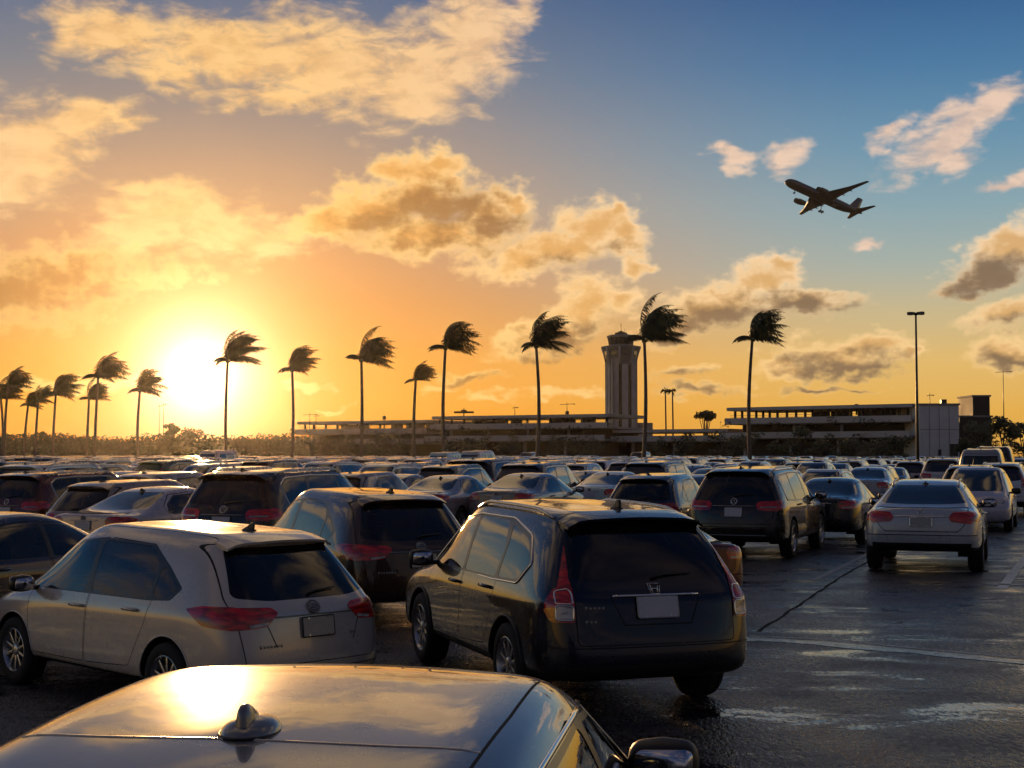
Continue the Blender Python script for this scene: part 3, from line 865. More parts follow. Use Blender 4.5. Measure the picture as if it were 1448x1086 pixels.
CUV = dict(
    st=[(-2.14, -2.12, -1.78, -1.84, .86, .80, .585, .34, 1.04, 1.545, 1.60), (-1.70, -1.68, -1.46, -1.5, .905, .86, .615, .32, 1.03, 1.585, 1.645),
        (-1.0, -1.0, -.9, -.9, .91, .868, .63, .30, 1.01, 1.605, 1.672), (0, 0, 0, 0, .91, .868, .635, .30, .995, 1.605, 1.68),
        (.65, .65, .55, .72, .91, .865, .62, .30, .985, 1.565, 1.63), (1.18, 1.30, 1.33, 1.52, .905, .83, .69, .30, .975, 1.02, 1.065),
        (1.8, 1.8, 1.8, 1.84, .895, .79, .60, .29, .92, .97, 1.01), (2.06, 2.04, 2.02, 2.1, .85, .73, .54, .29, .78, .84, .88)],
    rear_y=[-2.26, -2.33, -2.26, -2.21], front_y=[2.14, 2.24, 2.21, 2.16], wheel=(.355, 1.31, -1.31, .80), ww=.225, spokes=10,
    doors=[[(.98, .42), (1.06, .95), (.6, 1.50), (.0, 1.57), (.02, .42)], [(.0, .42), (-.02, 1.57), (-.7, 1.55), (-.95, 1.3), (-.92, .82), (-.72, .46)]],
    windows=[([(1.12, 1.045), (.56, 1.475), (.16, 1.535), (.06, 1.05)], 0), ([(-.01, 1.05), (.08, 1.54), (-.70, 1.535), (-.88, 1.3), (-.86, 1.055)], 1), ([(-.94, 1.06), (-.92, 1.36), (-.84, 1.50), (-1.34, 1.405), (-1.56, 1.22), (-1.42, 1.075)], None)],
    pillar=[[(1.18, 1.03), (.58, 1.50), (.12, 1.555), (-.78, 1.55), (-1.36, 1.43), (-1.60, 1.22), (-1.44, 1.055), (-.9, 1.04)]],
    trim=[(1.20, 1.025), (.59, 1.505), (.12, 1.562), (-.80, 1.558), (-1.38, 1.44), (-1.62, 1.22), (-1.45, 1.045), (-.9, 1.032)],
    rearwin=[(-.665, 1.13), (-.4, 1.10), (.4, 1.10), (.665, 1.13), (.575, 1.55), (-.575, 1.55)], windshield=[(-.70, 1.08), (.70, 1.08), (.57, 1.60), (-.57, 1.60)],
    hatch=[(-.655, .62), (.655, .62), (.665, 1.1), (.59, 1.575), (-.59, 1.575), (-.665, 1.1)],
    lamps=[("red_lens", [(.668, 1.08), (.675, 1.12), (.605, 1.53), (.645, 1.53), (.735, 1.12), (.92, 1.08), (.92, .80), (.668, .80)], [(-2.4, .80), (-2.15, .80), (-2.07, .93), (-2.09, 1.06), (-2.4, 1.10)]),
           ("clear_lens", [(.685, .925), (.80, .925), (.80, .82), (.685, .82)], None), ("amber_lens", None, [(-2.4, .805), (-2.14, .805), (-2.07, .9), (-2.4, .96)])],
    headlamp=[(.42, .78), (.80, .82), (.78, .94), (.46, .88)], grille=[(-.38, .68), (.38, .68), (.36, .84), (-.36, .84)],
    bezels=[[(.682, .815), (.80, .82), (.80, .93), (.682, .93)], [(.682, .945), (.80, .945), (.79, 1.04), (.70, 1.06), (.682, 1.03)]],
    mirror=(.98, 1.09, "black_trim"), handles=[(.16, .93), (-.72, .96)], handle_mat="car_paint", plate=(.0, .905, .34, .175, "plate_white"), frame_mat="plate_rim",
    emblem=("H", 1.045, .052), strips=[(-.36, .36, .995, .011, "chrome", "chrome_strip")], badges=[(-.60, .905, .17), (-.60, .80, .10)],
    seams=[((-.37, .985), (-.28, .77), "y-"), ((.37, .985), (.28, .77), "y-"), ((-.28, .77), (.28, .77), "y-"), ((-.85, .60), (.85, .60), "y-"), ((-.6, .45), (.6, .45), "y-"), ((-.6, .45), (-.7, .40), "y-"), ((.6, .45), (.7, .40), "y-")],
    rails=(.575, -1.55, .42, .035, "alloy"), antenna=(-1.5, .085, "black_trim"), spoiler=(.585, -1.68, -1.96, .045, .02, "car_paint"), wiper=(0, 1.13, .34),
    clad_side=[[(-2.5, .2), (2.5, .2), (2.5, .40), (-2.5, .40)]], clad_rear=[[(-.95, .2), (.95, .2), (.95, .46), (-.95, .46)]], lip=.016, lip_mat="black_trim", seats=(.28, -.72))
SUV = dict(
    st=[(-2.26, -2.22, -2.02, -2.08, .89, .835, .60, .36, 1.10, 1.60, 1.655), (-1.85, -1.82, -1.7, -1.75, .94, .895, .655, .34, 1.08, 1.65, 1.70),
        (-1.0, -1.0, -.9, -.9, .95, .90, .665, .32, 1.06, 1.67, 1.73), (0, 0, 0, 0, .95, .90, .665, .32, 1.04, 1.67, 1.735),
        (.65, .65, .58, .75, .95, .895, .65, .32, 1.03, 1.635, 1.69), (1.25, 1.35, 1.38, 1.56, .945, .86, .72, .32, 1.02, 1.06, 1.10),
        (1.9, 1.9, 1.9, 1.95, .935, .83, .66, .31, .98, 1.03, 1.06), (2.2, 2.18, 2.16, 2.22, .89, .78, .60, .31, .84, .90, .93)],
    rear_y=[-2.36, -2.43, -2.38, -2.32], front_y=[2.28, 2.36, 2.33, 2.28], wheel=(.375, 1.44, -1.44, .83), ww=.235, spokes=5,
    doors=[[(1.05, .44), (1.12, 1.0), (.65, 1.57), (.05, 1.64), (.08, .44)], [(.06, .44), (.03, 1.64), (-.8, 1.63), (-1.02, 1.3), (-1.0, .86), (-.78, .46)]],
    windows=[([(1.16, 1.085), (.62, 1.55), (.2, 1.605), (.13, 1.09)], 0), ([(.05, 1.095), (.12, 1.61), (-.78, 1.605), (-.92, 1.4), (-.92, 1.11)], 1), ([(-1.02, 1.115), (-1.0, 1.40), (-.90, 1.60), (-1.55, 1.57), (-1.75, 1.47), (-1.68, 1.14)], None)],
    pillar=[[(1.22, 1.07), (.63, 1.57), (.15, 1.625), (-.85, 1.625), (-1.56, 1.595), (-1.79, 1.48), (-1.71, 1.12), (-1.0, 1.095)]],
    trim=[(1.24, 1.065), (.64, 1.578), (.15, 1.632), (-.85, 1.632), (-1.57, 1.60), (-1.80, 1.485), (-1.72, 1.112), (-1.0, 1.088)],
    rearwin=[(-.72, 1.19), (-.4, 1.17), (.4, 1.17), (.72, 1.19), (.62, 1.60), (-.62, 1.60)], windshield=[(-.72, 1.12), (.72, 1.12), (.60, 1.66), (-.60, 1.66)],
    hatch=[(-.72, .68), (.72, .68), (.76, 1.1), (.64, 1.63), (-.64, 1.63), (-.76, 1.1)],
    lamps=[("red_lens", [(.42, 1.03), (.46, .93), (.95, .92), (.95, 1.12), (.46, 1.10)], [(-2.5, .92), (-2.08, .96), (-2.0, 1.06), (-2.08, 1.12), (-2.5, 1.12)]), ("clear_lens", [(.50, 1.005), (.50, .985), (.80, .99), (.80, 1.01)], None)],
    headlamp=[(.44, .82), (.84, .86), (.82, .98), (.48, .94)], grille=[(-.40, .72), (.40, .72), (.38, .92), (-.38, .92)],
    mirror=(1.02, 1.14, "black_trim"), handles=[(.24, .99), (-.74, 1.01)], plate=(0, .90, .33, .17, "plate_white"),
    emblem=("VW", 1.10, .06), strips=[(-.40, .40, 1.015, .009, "plate_rim", "trim_strip"), (-.62, .62, .47, .010, "plate_rim", "bumper_strip")], badges=[],
    seams=[((-.85, .62), (.85, .62), "y-")],
    rails=(.60, -1.75, .5, .04, "alloy"), antenna=(-1.75, .06, "black_trim"), spoiler=(.62, -1.92, -2.18, .04, .02, "car_paint"), wiper=(0, 1.2, .36),
    clad_side=[[(-2.5, .2), (2.5, .2), (2.5, .42), (-2.5, .42)]], clad_rear=[[(-.98, .2), (.98, .2), (.98, .52), (-.98, .52)]], lip=.014, lip_mat="black_trim", seats=(.35, -.7))
SEDAN = dict(
    st=[(-2.22, -2.2, -2.18, -2.30, .82, .77, .63, .33, .97, 1.035, 1.06), (-1.6, -1.6, -1.62, -1.74, .89, .835, .68, .29, .985, 1.035, 1.085),
        (-.95, -.92, -.80, -.68, .905, .857, .57, .27, .975, 1.345, 1.41), (-.15, -.15, -.15, -.15, .91, .858, .59, .27, .955, 1.385, 1.458),
        (.42, .42, .36, .52, .91, .855, .58, .27, .945, 1.36, 1.425), (1.12, 1.28, 1.31, 1.50, .905, .815, .67, .27, .93, .965, 1.0),
        (1.8, 1.8, 1.8, 1.85, .89, .77, .58, .26, .85, .89, .92), (2.12, 2.1, 2.06, 2.14, .83, .70, .5, .26, .70, .74, .77)],
    rear_y=[-2.30, -2.38, -2.37, -2.36], front_y=[2.2, 2.29, 2.27, 2.22], wheel=(.33, 1.38, -1.38, .79), ww=.215, spokes=5,
    doors=[[(.98, .36), (1.06, .93), (.48, 1.33), (-.05, 1.375), (-.03, .36)], [(-.05, .36), (-.07, 1.375), (-.75, 1.33), (-1.10, 1.12), (-1.0, .82), (-.78, .40)]],
    windows=[([(1.06, .985), (.46, 1.30), (.06, 1.335), (.0, .985)], 0), ([(-.07, .985), (-.02, 1.338), (-.62, 1.305), (-.92, 1.16), (-1.0, 1.03), (-.92, 1.0)], 1)],
    pillar=[[(1.12, .97), (.47, 1.315), (.05, 1.352), (-.64, 1.32), (-.96, 1.17), (-1.06, 1.02), (-.94, .985)]],
    rearwin=[(-.64, 1.105), (-.3, 1.085), (.3, 1.085), (.64, 1.105), (.50, 1.375), (-.50, 1.375)], windshield=[(-.66, 1.02), (.66, 1.02), (.53, 1.40), (-.53, 1.40)],
    hatch=[(-.58, .66), (.58, .66), (.62, .90), (.62, 1.045), (-.62, 1.045), (-.62, .90)], hatch_name="boot_lid",
    lamps=[("red_lens", [(.44, .93), (.48, .82), (.9, .80), (.9, 1.0), (.50, .99)], [(-2.5, .80), (-2.1, .84), (-1.95, .95), (-2.1, .985), (-2.5, .99)]), ("clear_lens", [(.52, .86), (.52, .83), (.74, .835), (.74, .865)], None)],
    headlamp=[(.42, .64), (.76, .68), (.74, .78), (.46, .74)], grille=[(-.36, .56), (.36, .56), (.34, .70), (-.34, .70)],
    mirror=(.95, 1.02, "black_trim"), handles=[(.10, .87), (-.84, .90)], plate=(0, .84, .32, .16, "plate_white"),
    emblem=("disc", .965, .045), strips=[(-.30, .30, .93, .009, "chrome", "chrome_strip")], badges=[], seams=[((-.8, .60), (.8, .60), "y-")],
    antenna=(-.72, .06, "black_trim"), seats=(.2, -.72), side_glass="window_glass")
LIFT = dict(SEDAN)
LIFT.update(
    st=[(-2.20, -2.16, -2.10, -2.22, .84, .80, .66, .40, 1.0, 1.075, 1.10), (-1.75, -1.75, -1.80, -1.98, .90, .855, .70, .36, 1.01, 1.08, 1.13),
        (-1.2, -1.15, -1.08, -1.02, .915, .867, .575, .34, 1.0, 1.40, 1.455), (-.3, -.3, -.3, -.3, .92, .868, .60, .34, .985, 1.455, 1.52),
        (.42, .42, .36, .52, .92, .865, .59, .34, .975, 1.42, 1.485), (1.12, 1.28, 1.31, 1.50, .915, .825, .68, .34, .96, 1.0, 1.04),
        (1.8, 1.8, 1.8, 1.85, .90, .78, .59, .33, .89, .93, .96), (2.12, 2.1, 2.06, 2.14, .84, .71, .51, .33, .74, .78, .81)],
    rear_y=[-2.24, -2.32, -2.30, -2.27], wheel=(.355, 1.36, -1.36, .80), ww=.235, spokes=5,
    doors=[[(.98, .46), (1.06, .96), (.48, 1.38), (-.05, 1.43), (-.03, .46)], [(-.05, .46), (-.07, 1.43), (-.95, 1.38), (-1.15, 1.2), (-1.0, .88), (-.78, .48)]],
    windows=[([(1.06, 1.02), (.46, 1.355), (.06, 1.395), (.0, 1.02)], 0), ([(-.07, 1.02), (-.02, 1.40), (-.92, 1.36), (-1.25, 1.20), (-1.30, 1.08), (-1.2, 1.04)], 1)],
    pillar=[[(1.12, 1.005), (.47, 1.37), (.05, 1.412), (-.94, 1.375), (-1.29, 1.21), (-1.36, 1.07), (-1.22, 1.025)]],
    trim=[(1.14, 1.0), (.47, 1.376), (.05, 1.418), (-.94, 1.382), (-1.31, 1.215), (-1.38, 1.065), (-1.22, 1.018)], trim_r=.007,
    rearwin=[(-.68, 1.15), (-.3, 1.135), (.3, 1.135), (.68, 1.15), (.52, 1.43), (-.52, 1.43)], windshield=[(-.66, 1.06), (.66, 1.06), (.53, 1.46), (-.53, 1.46)],
    hatch=[(-.56, .70), (.56, .70), (.66, .80), (.72, 1.085), (-.72, 1.085), (-.66, .80)], hatch_name="boot_lid",
    lamps=[("red_lens", [(.42, .93), (.46, .86), (.72, .83), (.95, .85), (.95, 1.03), (.48, 1.015)], [(-2.5, .83), (-2.05, .87), (-1.95, .97), (-2.05, 1.03), (-2.5, 1.03)])],
    headlamp=[(.42, .68), (.76, .72), (.74, .82), (.46, .78)], grille=[(-.36, .60), (.36, .60), (.34, .74), (-.34, .74)],
    mirror=(.95, 1.07, "black_trim"), handles=[(.10, .92), (-.84, .95)], plate=(.0, .855, .34, .15, "plate_rim"), frame_mat="chrome",
    emblem=("VW", 1.015, .045), strips=[(-.42, .42, .945, .010, "chrome", "chrome_strip")], seams=[((-.56, .70), (.56, .70), "y-"), ((-.85, .64), (.85, .64), "y-")],
    rails=(.53, -1.0, .36, .03, "alloy"), antenna=(-.95, .05, "black_trim"), clad_side=[[(-2.5, .2), (2.5, .2), (2.5, .44), (-2.5, .44)]], clad_rear=[[(-.95, .2), (.95, .2), (.95, .51), (-.95, .51)]], lip=.014, lip_mat="black_trim", seats=(.2, -.75))
# ------------------------------------------------------------------ ground
def asphalt():
    m, N, b = mat("wet_asphalt")
    co = N.node("ShaderNodeTexCoord").outputs["Object"]
    grain = N.noise(N.mapping(co, scale=(1, .42, 1)), 24, 2, .6).outputs["Fac"]
    stone = N.node("ShaderNodeTexVoronoi"); N.put(stone.inputs["Vector"], co); stone.inputs["Scale"].default_value = 58
    big = N.noise(N.mapping(co, rot=(0, 0, R(20)), scale=(.55, 1.3, 1)), .55, 6, .62, .6).outputs["Fac"]
    pud = N.noise(N.mapping(co, rot=(0, 0, R(-14)), scale=(.6, 1.0, 1)), 1.0, 7, .68, .4).outputs["Fac"]
    oil = N.noise(co, .9, 4, .6).outputs["Fac"]
    wet = N.rng(N.add(N.add(N.mul(pud, .55), N.mul(big, .45)), N.mul(N.sub(grain, .5), .16)), .495, .59, 0, 1, True)
    k = N.add(N.rng(grain, .35, .65, .3, 1.8), N.rng(oil, .3, .7, -.3, .3))
    dry = N.vmath("SCALE", (.034, .034, .039), scale=k)
    N.put(b.inputs["Base Color"], N.mix(wet, dry, N.vmath("SCALE", dry, scale=.45)))
    N.put(b.inputs["Roughness"], N.add(N.rng(wet, 0, 1, .36, .035), N.mul(N.rng(wet, 0, 1, 1, 0), N.add(N.rng(grain, .3, .7, -.16, .16), N.rng(oil, .35, .65, -.12, .14)))))
    b.inputs["Specular IOR Level"].default_value = .55
    # aggregate on top of the slow dips that hold the water
    h = N.add(N.mul(grain, .5), N.mul(stone.outputs["Distance"], .12))
    dips = N.noise(N.mapping(co, rot=(0, 0, R(-10)), scale=(.6, 1.5, 1)), 1.7, 4, .6, .3).outputs["Fac"]
    b0 = N.node("ShaderNodeBump"); b0.inputs["Strength"].default_value = .16; b0.inputs["Distance"].default_value = .08
    N.put(b0.inputs["Height"], dips)
    bn = N.node("ShaderNodeBump"); bn.inputs["Distance"].default_value = .06
    N.put(bn.inputs["Strength"], N.rng(wet, 0, 1, 1.0, .05))
    N.put(bn.inputs["Height"], h); N.l.new(b0.outputs[0], bn.inputs["Normal"])
    N.l.new(bn.outputs[0], b.inputs["Normal"])
asphalt()
def worn(name, col, rough):
    """paint or concrete lying on the asphalt, scuffed through in places"""
    m, N, b = mat(name)
    co = N.node("ShaderNodeTexCoord").outputs["Object"]
    n = N.noise(co, 9, 6, .7).outputs["Fac"]
    N.put(b.inputs["Base Color"], N.mix(N.rng(n, .50, .66, 0, .85, True), tuple(col) + (1,), (.05, .047, .046, 1)))
    N.put(b.inputs["Roughness"], N.rng(n, .3, .7, rough - .1, rough + .2))
    bn = N.node("ShaderNodeBump"); bn.inputs["Strength"].default_value = .35; bn.inputs["Distance"].default_value = .01
    N.put(bn.inputs["Height"], n); N.l.new(bn.outputs[0], b.inputs["Normal"])
worn("road_paint", (.62, .60, .54), .4)
worn("gutter_concrete", (.10, .095, .09), .16); worn("faded_paint", (.30, .29, .27), .45)
simple("crack_fill", (.010, .010, .011), .85, var=.3, scale=5, spec=.15)

bm = bmesh.new()
vs = [bm.verts.new(p) for p in ((-420, -60, 0), (420, -60, 0), (420, 770, 0), (-420, 770, 0))]
bm.faces.new(vs)
tag(obj("ground", bm, "wet_asphalt", smooth=False), "wet dark asphalt of the car park", None, kind="structure")
def gxy(x, y):                        # ground point seen at a pixel
    d = pix_dir(x, y); t = -CAMH / d.z
    return Vector((d.x * t, d.y * t, 0))
def ribbon(name, pts, w, z, m, label, wob=0.0, crown=0.0):
    b = bmesh.new(); L, C, Rr = [], [], []
    dense = []
    for p, q in zip(pts, pts[1:]):
        k = max(2, int((Vector(q) - Vector(p)).length / .35))
        dense += [Vector(p).lerp(Vector(q), i / k) for i in range(k)]
    dense.append(Vector(pts[-1]))
    for i, p in enumerate(dense):
        d = (dense[min(i + 1, len(dense) - 1)] - dense[max(i - 1, 0)]).normalized(); n = Vector((-d.y, d.x, 0))
        s = mnoise.noise(p * 1.3) * wob; hw = w / 2 * (1 + mnoise.noise(p * 2.1 + Vector((9, 0, 0))) * (.6 if wob else 0))
        L.append(b.verts.new(p + n * (hw + s) + Vector((0, 0, z)))); C.append(b.verts.new(p + n * s + Vector((0, 0, z + crown)))); Rr.append(b.verts.new(p - n * (hw - s) + Vector((0, 0, z))))
    for i in range(len(dense) - 1):
        b.faces.new((L[i], L[i + 1], C[i + 1], C[i])); b.faces.new((C[i], C[i + 1], Rr[i + 1], Rr[i]))
    return tag(obj(name, fix(b), m), label, None, kind="structure")
ribbon("road_marking", [gxy(1416, 833), gxy(1452, 786), gxy(1500, 744)], .16, .004, "road_paint", "white painted bay line on the wet asphalt")
ribbon("road_marking", [gxy(1396, 826), gxy(1500, 829)], .14, .004, "road_paint", "white painted cross line at the row end")
ribbon("road_marking", [gxy(1403, 784), gxy(1500, 786)], .12, .004, "road_paint", "faint painted cross line beyond the row end")
ribbon("road_marking", [gxy(1150, 821), gxy(1232, 781), gxy(1290, 752)], .10, .004, "faded_paint", "faded painted bay line beside the silver liftback")
ribbon("asphalt_joint", [gxy(1072, 893), gxy(1105, 872), gxy(1150, 842), gxy(1190, 815), gxy(1232, 792)], .045, .003, "crack_fill", "dark tarred joint in the asphalt", wob=.03)
ribbon("gutter", [gxy(960, 908), gxy(1068, 903), gxy(1160, 909), gxy(1260, 919), gxy(1340, 926), gxy(1448, 936), gxy(1560, 948)], .34, .004, "gutter_concrete", "shallow wet concrete gutter across the lane", wob=.10, crown=.006)
ribbon("gutter_edge_glint", [gxy(1060, 900.5), gxy(1160, 905), gxy(1260, 914.5), gxy(1340, 922), gxy(1448, 931.5), gxy(1560, 943)], .045, .012, "road_paint", "thin edge of the concrete gutter, painted pale as its wet glint", wob=.03, crown=.004)  # pale colour stands in for the gleam on the wet edge
for k in range(7):                     # bay lines of the rows further back
    p = Vector((9.6 + k * 2.7 * cos(R(21)), 34 - k * 2.7 * sin(R(21)), 0)); d = Vector((sin(R(21)), cos(R(21)), 0))
    ribbon("road_marking", [p, p + d * 5], .11, .004, "road_paint", "painted bay line between parked cars")

# ------------------------------------------------------------------ leaves
def leaf_mat(name, col):
    m, N, b = mat(name)
    co = N.node("ShaderNodeTexCoord").outputs["Object"]
    n = N.noise(co, 1.1, 3).outputs["Fac"]
    N.put(b.inputs["Base Color"], N.mix(N.rng(n, .35, .65), tuple(c * .6 for c in col) + (1,), tuple(c * 1.3 for c in col) + (1,)))
    b.inputs["Roughness"].default_value = .55
leaf_mat("palm_leaf", (.055, .07, .022)); leaf_mat("tree_leaf", (.06, .075, .025)); leaf_mat("shrub_leaf", (.07, .08, .03))
simple("palm_bark", (.16, .13, .10), .85, var=.3, scale=4, bump=.4)
simple("tree_bark", (.09, .07, .055), .9, var=.3, scale=5, bump=.4)
def leaf_cloud(bm, lobes, n, size, rng):
    tot = sum(l[3] * l[4] * l[5] for l in lobes) ** 1
    for (x, y, z, a, b, c) in lobes:
        for _ in range(max(8, int(n * a * b * c / tot))):
            while True:
                p = Vector((rng.uniform(-1, 1), rng.uniform(-1, 1), rng.uniform(-1, 1)))
                if .25 < p.length < 1: break
            q = Vector((x + p.x * a, y + p.y * b, z + p.z * c))
            if mnoise.noise(q * (1.6 / max(a, 1.0))) < -.22: continue
            u = Vector((rng.gauss(0, 1), rng.gauss(0, 1), rng.gauss(0, .6))).normalized(); v = u.orthogonal().normalized()
            s = size * rng.uniform(.6, 1.4)
            t = [q + u * s, q + v * s * .5, q - u * s, q - v * s * .5]
            bm.faces.new([bm.verts.new(w) for w in t])

# ------------------------------------------------------------------ palms bent by the wind
def palm_crown(seed, nf=23, L=4.6):
    rng = random.Random(seed); bm = bmesh.new(); wind = Vector((1, 0, 0))
    specs = []                          # start angle in the wind's plane, turn along the frond, length, lean across the wind
    for k in range(2): specs.append((R(rng.uniform(138, 164)), R(rng.uniform(70, 110)), L * rng.uniform(.42, .62), rng.uniform(-.4, .4)))
    for k in range(4): specs.append((R(rng.uniform(2, 24)), -R(rng.uniform(38, 62)), L * rng.uniform(.78, 1.0), rng.uniform(-.55, .55)))
    for k in range(nf - 6):
        t = (k + rng.uniform(-.3, .3)) / (nf - 7)
        specs.append((R(108 - 70 * t), -R(rng.uniform(100, 150) * (1 - .42 * t)), L * rng.uniform(.85, 1.18), rng.uniform(-.7, .7)))
    for a0, turn, ln, lean in specs:
        n = 14; p = Vector((0, 0, 0)); pts = [p.copy()]
        for i in range(n):
            t = (i + .5) / n; a = a0 + turn * t ** 1.25
            d = Vector((cos(a), lean * (1 - .4 * t), sin(a))).normalized()
            p = p + d * ln / n; pts.append(p.copy())
        tube(bm, pts, [.045 * (1 - .8 * i / n) for i in range(n + 1)], 4, cap=False)
        m_ = 36
        for i in range(2, m_):
            t = i / m_; f = t * n; a = min(int(f), n - 1)
            q = pts[a].lerp(pts[a + 1], f - a); tg = (pts[a + 1] - pts[a]).normalized()
            sd = tg.cross(Vector((0, 0, 1)))
            sd = sd.normalized() if sd.length > .05 else Vector((0, 1, 0))
            ll = ln * .21 * (sin(pi * min(1, t * .95 + .14)) ** .7) * rng.uniform(.75, 1.2) + .10
            for s in (-1, 1):
                dd = (sd * s * rng.uniform(.5, .9) + tg * .5 + Vector((rng.uniform(.12, .42), 0, -rng.uniform(.6, 1.1)))).normalized()
                mid = q + dd * ll * .55; tip = q + (dd + Vector((.22, 0, -.35))).normalized() * ll
                wv = tg * .042
                a1, a2, b1, b2, c = (bm.verts.new(v) for v in (q - wv, q + wv, mid - wv * .9, mid + wv * .9, tip))
                bm.faces.new((a1, a2, b2, b1)); bm.faces.new((b1, b2, c))
    for k in range(5):                 # a few nuts under the crown
        t = k * 1.3; lathe(bm, [(-.13, .001), (-.1, .09), (0, .12), (.1, .09), (.13, .001)], "z", 7, (.2 * cos(t), .2 * sin(t), -.28))
    me = bpy.data.meshes.new("crown"); bm.to_mesh(me); bm.free(); me.materials.append(MATS["palm_leaf"])
    return me
CROWNS = [palm_crown(s) for s in (3, 11, 24, 37, 52)]
PALMS = [  # trunk foot x, trunk top (x, y), crown width in the photograph, distance, look
    (909, 911, 478, 92, 150, "tallest palm, standing just right of the control tower"), (1061, 1064, 478, 76, 150, "rightmost wind-bent palm, in front of the right wing of the terminal"),
    (758, 758, 487, 80, 156, "wind-bent palm left of the control tower, in front of the middle terminal wing"), (628, 630, 490, 72, 160, "tall wind-bent palm beside the shorter palm with a pale foot"),
    (587, 588, 536, 47, 172, "short wind-bent palm with a pale foot, between two taller palms"), (511, 511, 507, 72, 168, "wind-bent palm in front of the left terminal wing's middle"),
    (412, 413, 522, 62, 176, "wind-bent palm at the left end of the terminal"), (320, 322, 508, 80, 180, "palm standing just right of the setting sun"),
    (196, 198, 551, 56, 195, "palm standing just left of the setting sun"), (134, 139, 531, 66, 200, "taller palm of the crossing pair left of the sun"),
    (122, 126, 563, 46, 206, "shorter palm of the crossing pair left of the sun"), (75, 79, 556, 57, 212, "palm leaning right, between the crossing pair and the palm cluster"),
    (50, 54, 566, 40, 218, "small palm at the right edge of the far-left palm cluster"), (36, 40, 572, 38, 224, "slender palm inside the far-left palm cluster"),
    (9, 12, 545, 52, 216, "tallest palm of the far-left palm cluster"), (2, 1, 562, 50, 222, "palm cut by the edge of the view, leftmost of the cluster")]
for i, (bx_, tx, ty, cw, D, lab) in enumerate(PALMS):
    g = gnd(bx_, D); top = at(tx, ty, D)
    root = empty("palm_tree", g); root["label"] = lab; root["category"] = "palm tree"; root["group"] = "wind-bent palms along the far side of the lot"
    h = top.z; dx = top.x - g.x; rng = random.Random(i)
    b = bmesh.new(); pts, rad = [], []
    bow = rng.uniform(-.35, .35)
    for k in range(25):
        t = k / 24
        pts.append((dx * t ** 1.4 + bow * sin(pi * t), 0, h * t - .05)); rad.append((.24 - .09 * t + (.16 * (1 - t * 12) if t < .08 else 0)) * (1 + .035 * (k % 2)))
    tube(b, pts, rad, 9); obj("trunk", fix(b), "palm_bark", root)
    c = link(bpy.data.objects.new("crown", CROWNS[i % 5]), root)
    sc_ = cw / 2011 * D / 6.3
    c.location = (dx, 0, h); c.scale = (sc_, sc_, sc_ * rng.uniform(.95, 1.1)); c.rotation_euler = (rng.uniform(-.12, .12), rng.uniform(-.14, .12), rng.uniform(-.35, .35))

def tree(name, lab, x, D, ytop, wpx, nlob, seed, cat="tree", group=None, leaf="tree_leaf", low=.35, n=1500, size=.28):
    g = gnd(x, D); rng = random.Random(seed); H = at(x, ytop, D).z; W = wpx / 2011 * D / 2
    root = empty(name, g); tag(root, lab, cat, group)
    b = bmesh.new(); lobes = []
    tube(b, [(0, 0, 0), (.06 * W, 0, H * .25), (0, .02, H * .55)], [.05 * H * .5, .035 * H * .5, .02 * H * .5], 8)
    for k in range(nlob):
        a = 2 * pi * k / nlob + rng.uniform(-.4, .4); rr = W * rng.uniform(.25, .72)
        c = Vector((rr * cos(a), rr * sin(a), H * rng.uniform(low + .15, .82)))
        q = W * rng.uniform(.34, .55)
        lobes.append((c.x, c.y, c.z, q, q, min(q * .7, H - c.z)))
        tube(b, [(0, .0, H * .3), (c.x * .5, c.y * .5, (H * .3 + c.z) * .52), tuple(c)], [.02 * H * .5, .014 * H * .5, .004 * H], 6)
    obj("trunk", fix(b), "tree_bark", root)
    b = bmesh.new(); leaf_cloud(b, lobes, n, size, rng)
    obj("crown", b, leaf, root)
    return root
tree("tree", "feathery tree standing against the glare of the sun", 243, 330, 590, 26, 6, 1, n=900, size=.34)
tree("tree", "wide rounded tree beside the glare of the sun", 272, 330, 597, 44, 8, 2, n=1300, size=.34)
tree("tree", "dark flat-topped tree rising above the terraces right of the control tower", 998, 275, 569, 30, 9, 3, low=.6, n=1400, size=.26)
for k, (x, D, yt, w, lab) in enumerate(((1385, 205, 588, 60, "dense tree beside the low annex past the white block"), (1418, 195, 582, 50, "taller dark tree behind the white vans"),
        (1446, 200, 590, 60, "dark tree at the right edge of the view"), (1365, 215, 606, 34, "low bushy tree at the foot of the annex"), (1475, 190, 580, 60, "tree outside the view"))):
    if k < 4: tree("tree", lab, x, D, yt, w, 8, 20 + k, low=.15, n=1500, size=.26, group="trees past the white block")
for k, (x, D, yt, w, lab) in enumerate(((18, 290, 612, 30, "ragged shrubby tree behind the far-left palm cluster"), (66, 285, 600, 26, "small windswept tree right of the far-left palm cluster"))):
    tree("tree", lab, x, D, yt, w, 5, 40 + k, low=.2, n=420, size=.3, group="scrubby trees behind the palms")
for k, (x, yt, lab) in enumerate(((941, 552, "left one of two thin distant palms right of the control tower"), (951, 552, "right one of two thin distant palms right of the control tower"))):
    D = 330; g = gnd(x, D); H = at(x, yt, D).z
    root = empty("palm_tree", g); tag(root, lab, "palm tree", "two thin distant palms")
    b = bmesh.new(); tube(b, [(0, 0, 0), (.1, 0, H * .5), (0, 0, H)], [.24, .19, .16], 7); obj("trunk", fix(b), "palm_bark", root)
    b = bmesh.new(); rng = random.Random(k)
    for q in range(26):
        d = Vector((rng.gauss(0, 1), rng.gauss(0, 1), rng.uniform(-.6, .8))).normalized(); u = d.orthogonal().normalized() * .22
        p = Vector((0, 0, H)); m1 = p + d * .8; tip = p + d * 1.25 + Vector((0, 0, -.5))
        b.faces.new([b.verts.new(v) for v in (p, m1 - u, tip, m1 + u)])
    obj("crown", b, "palm_leaf", root)
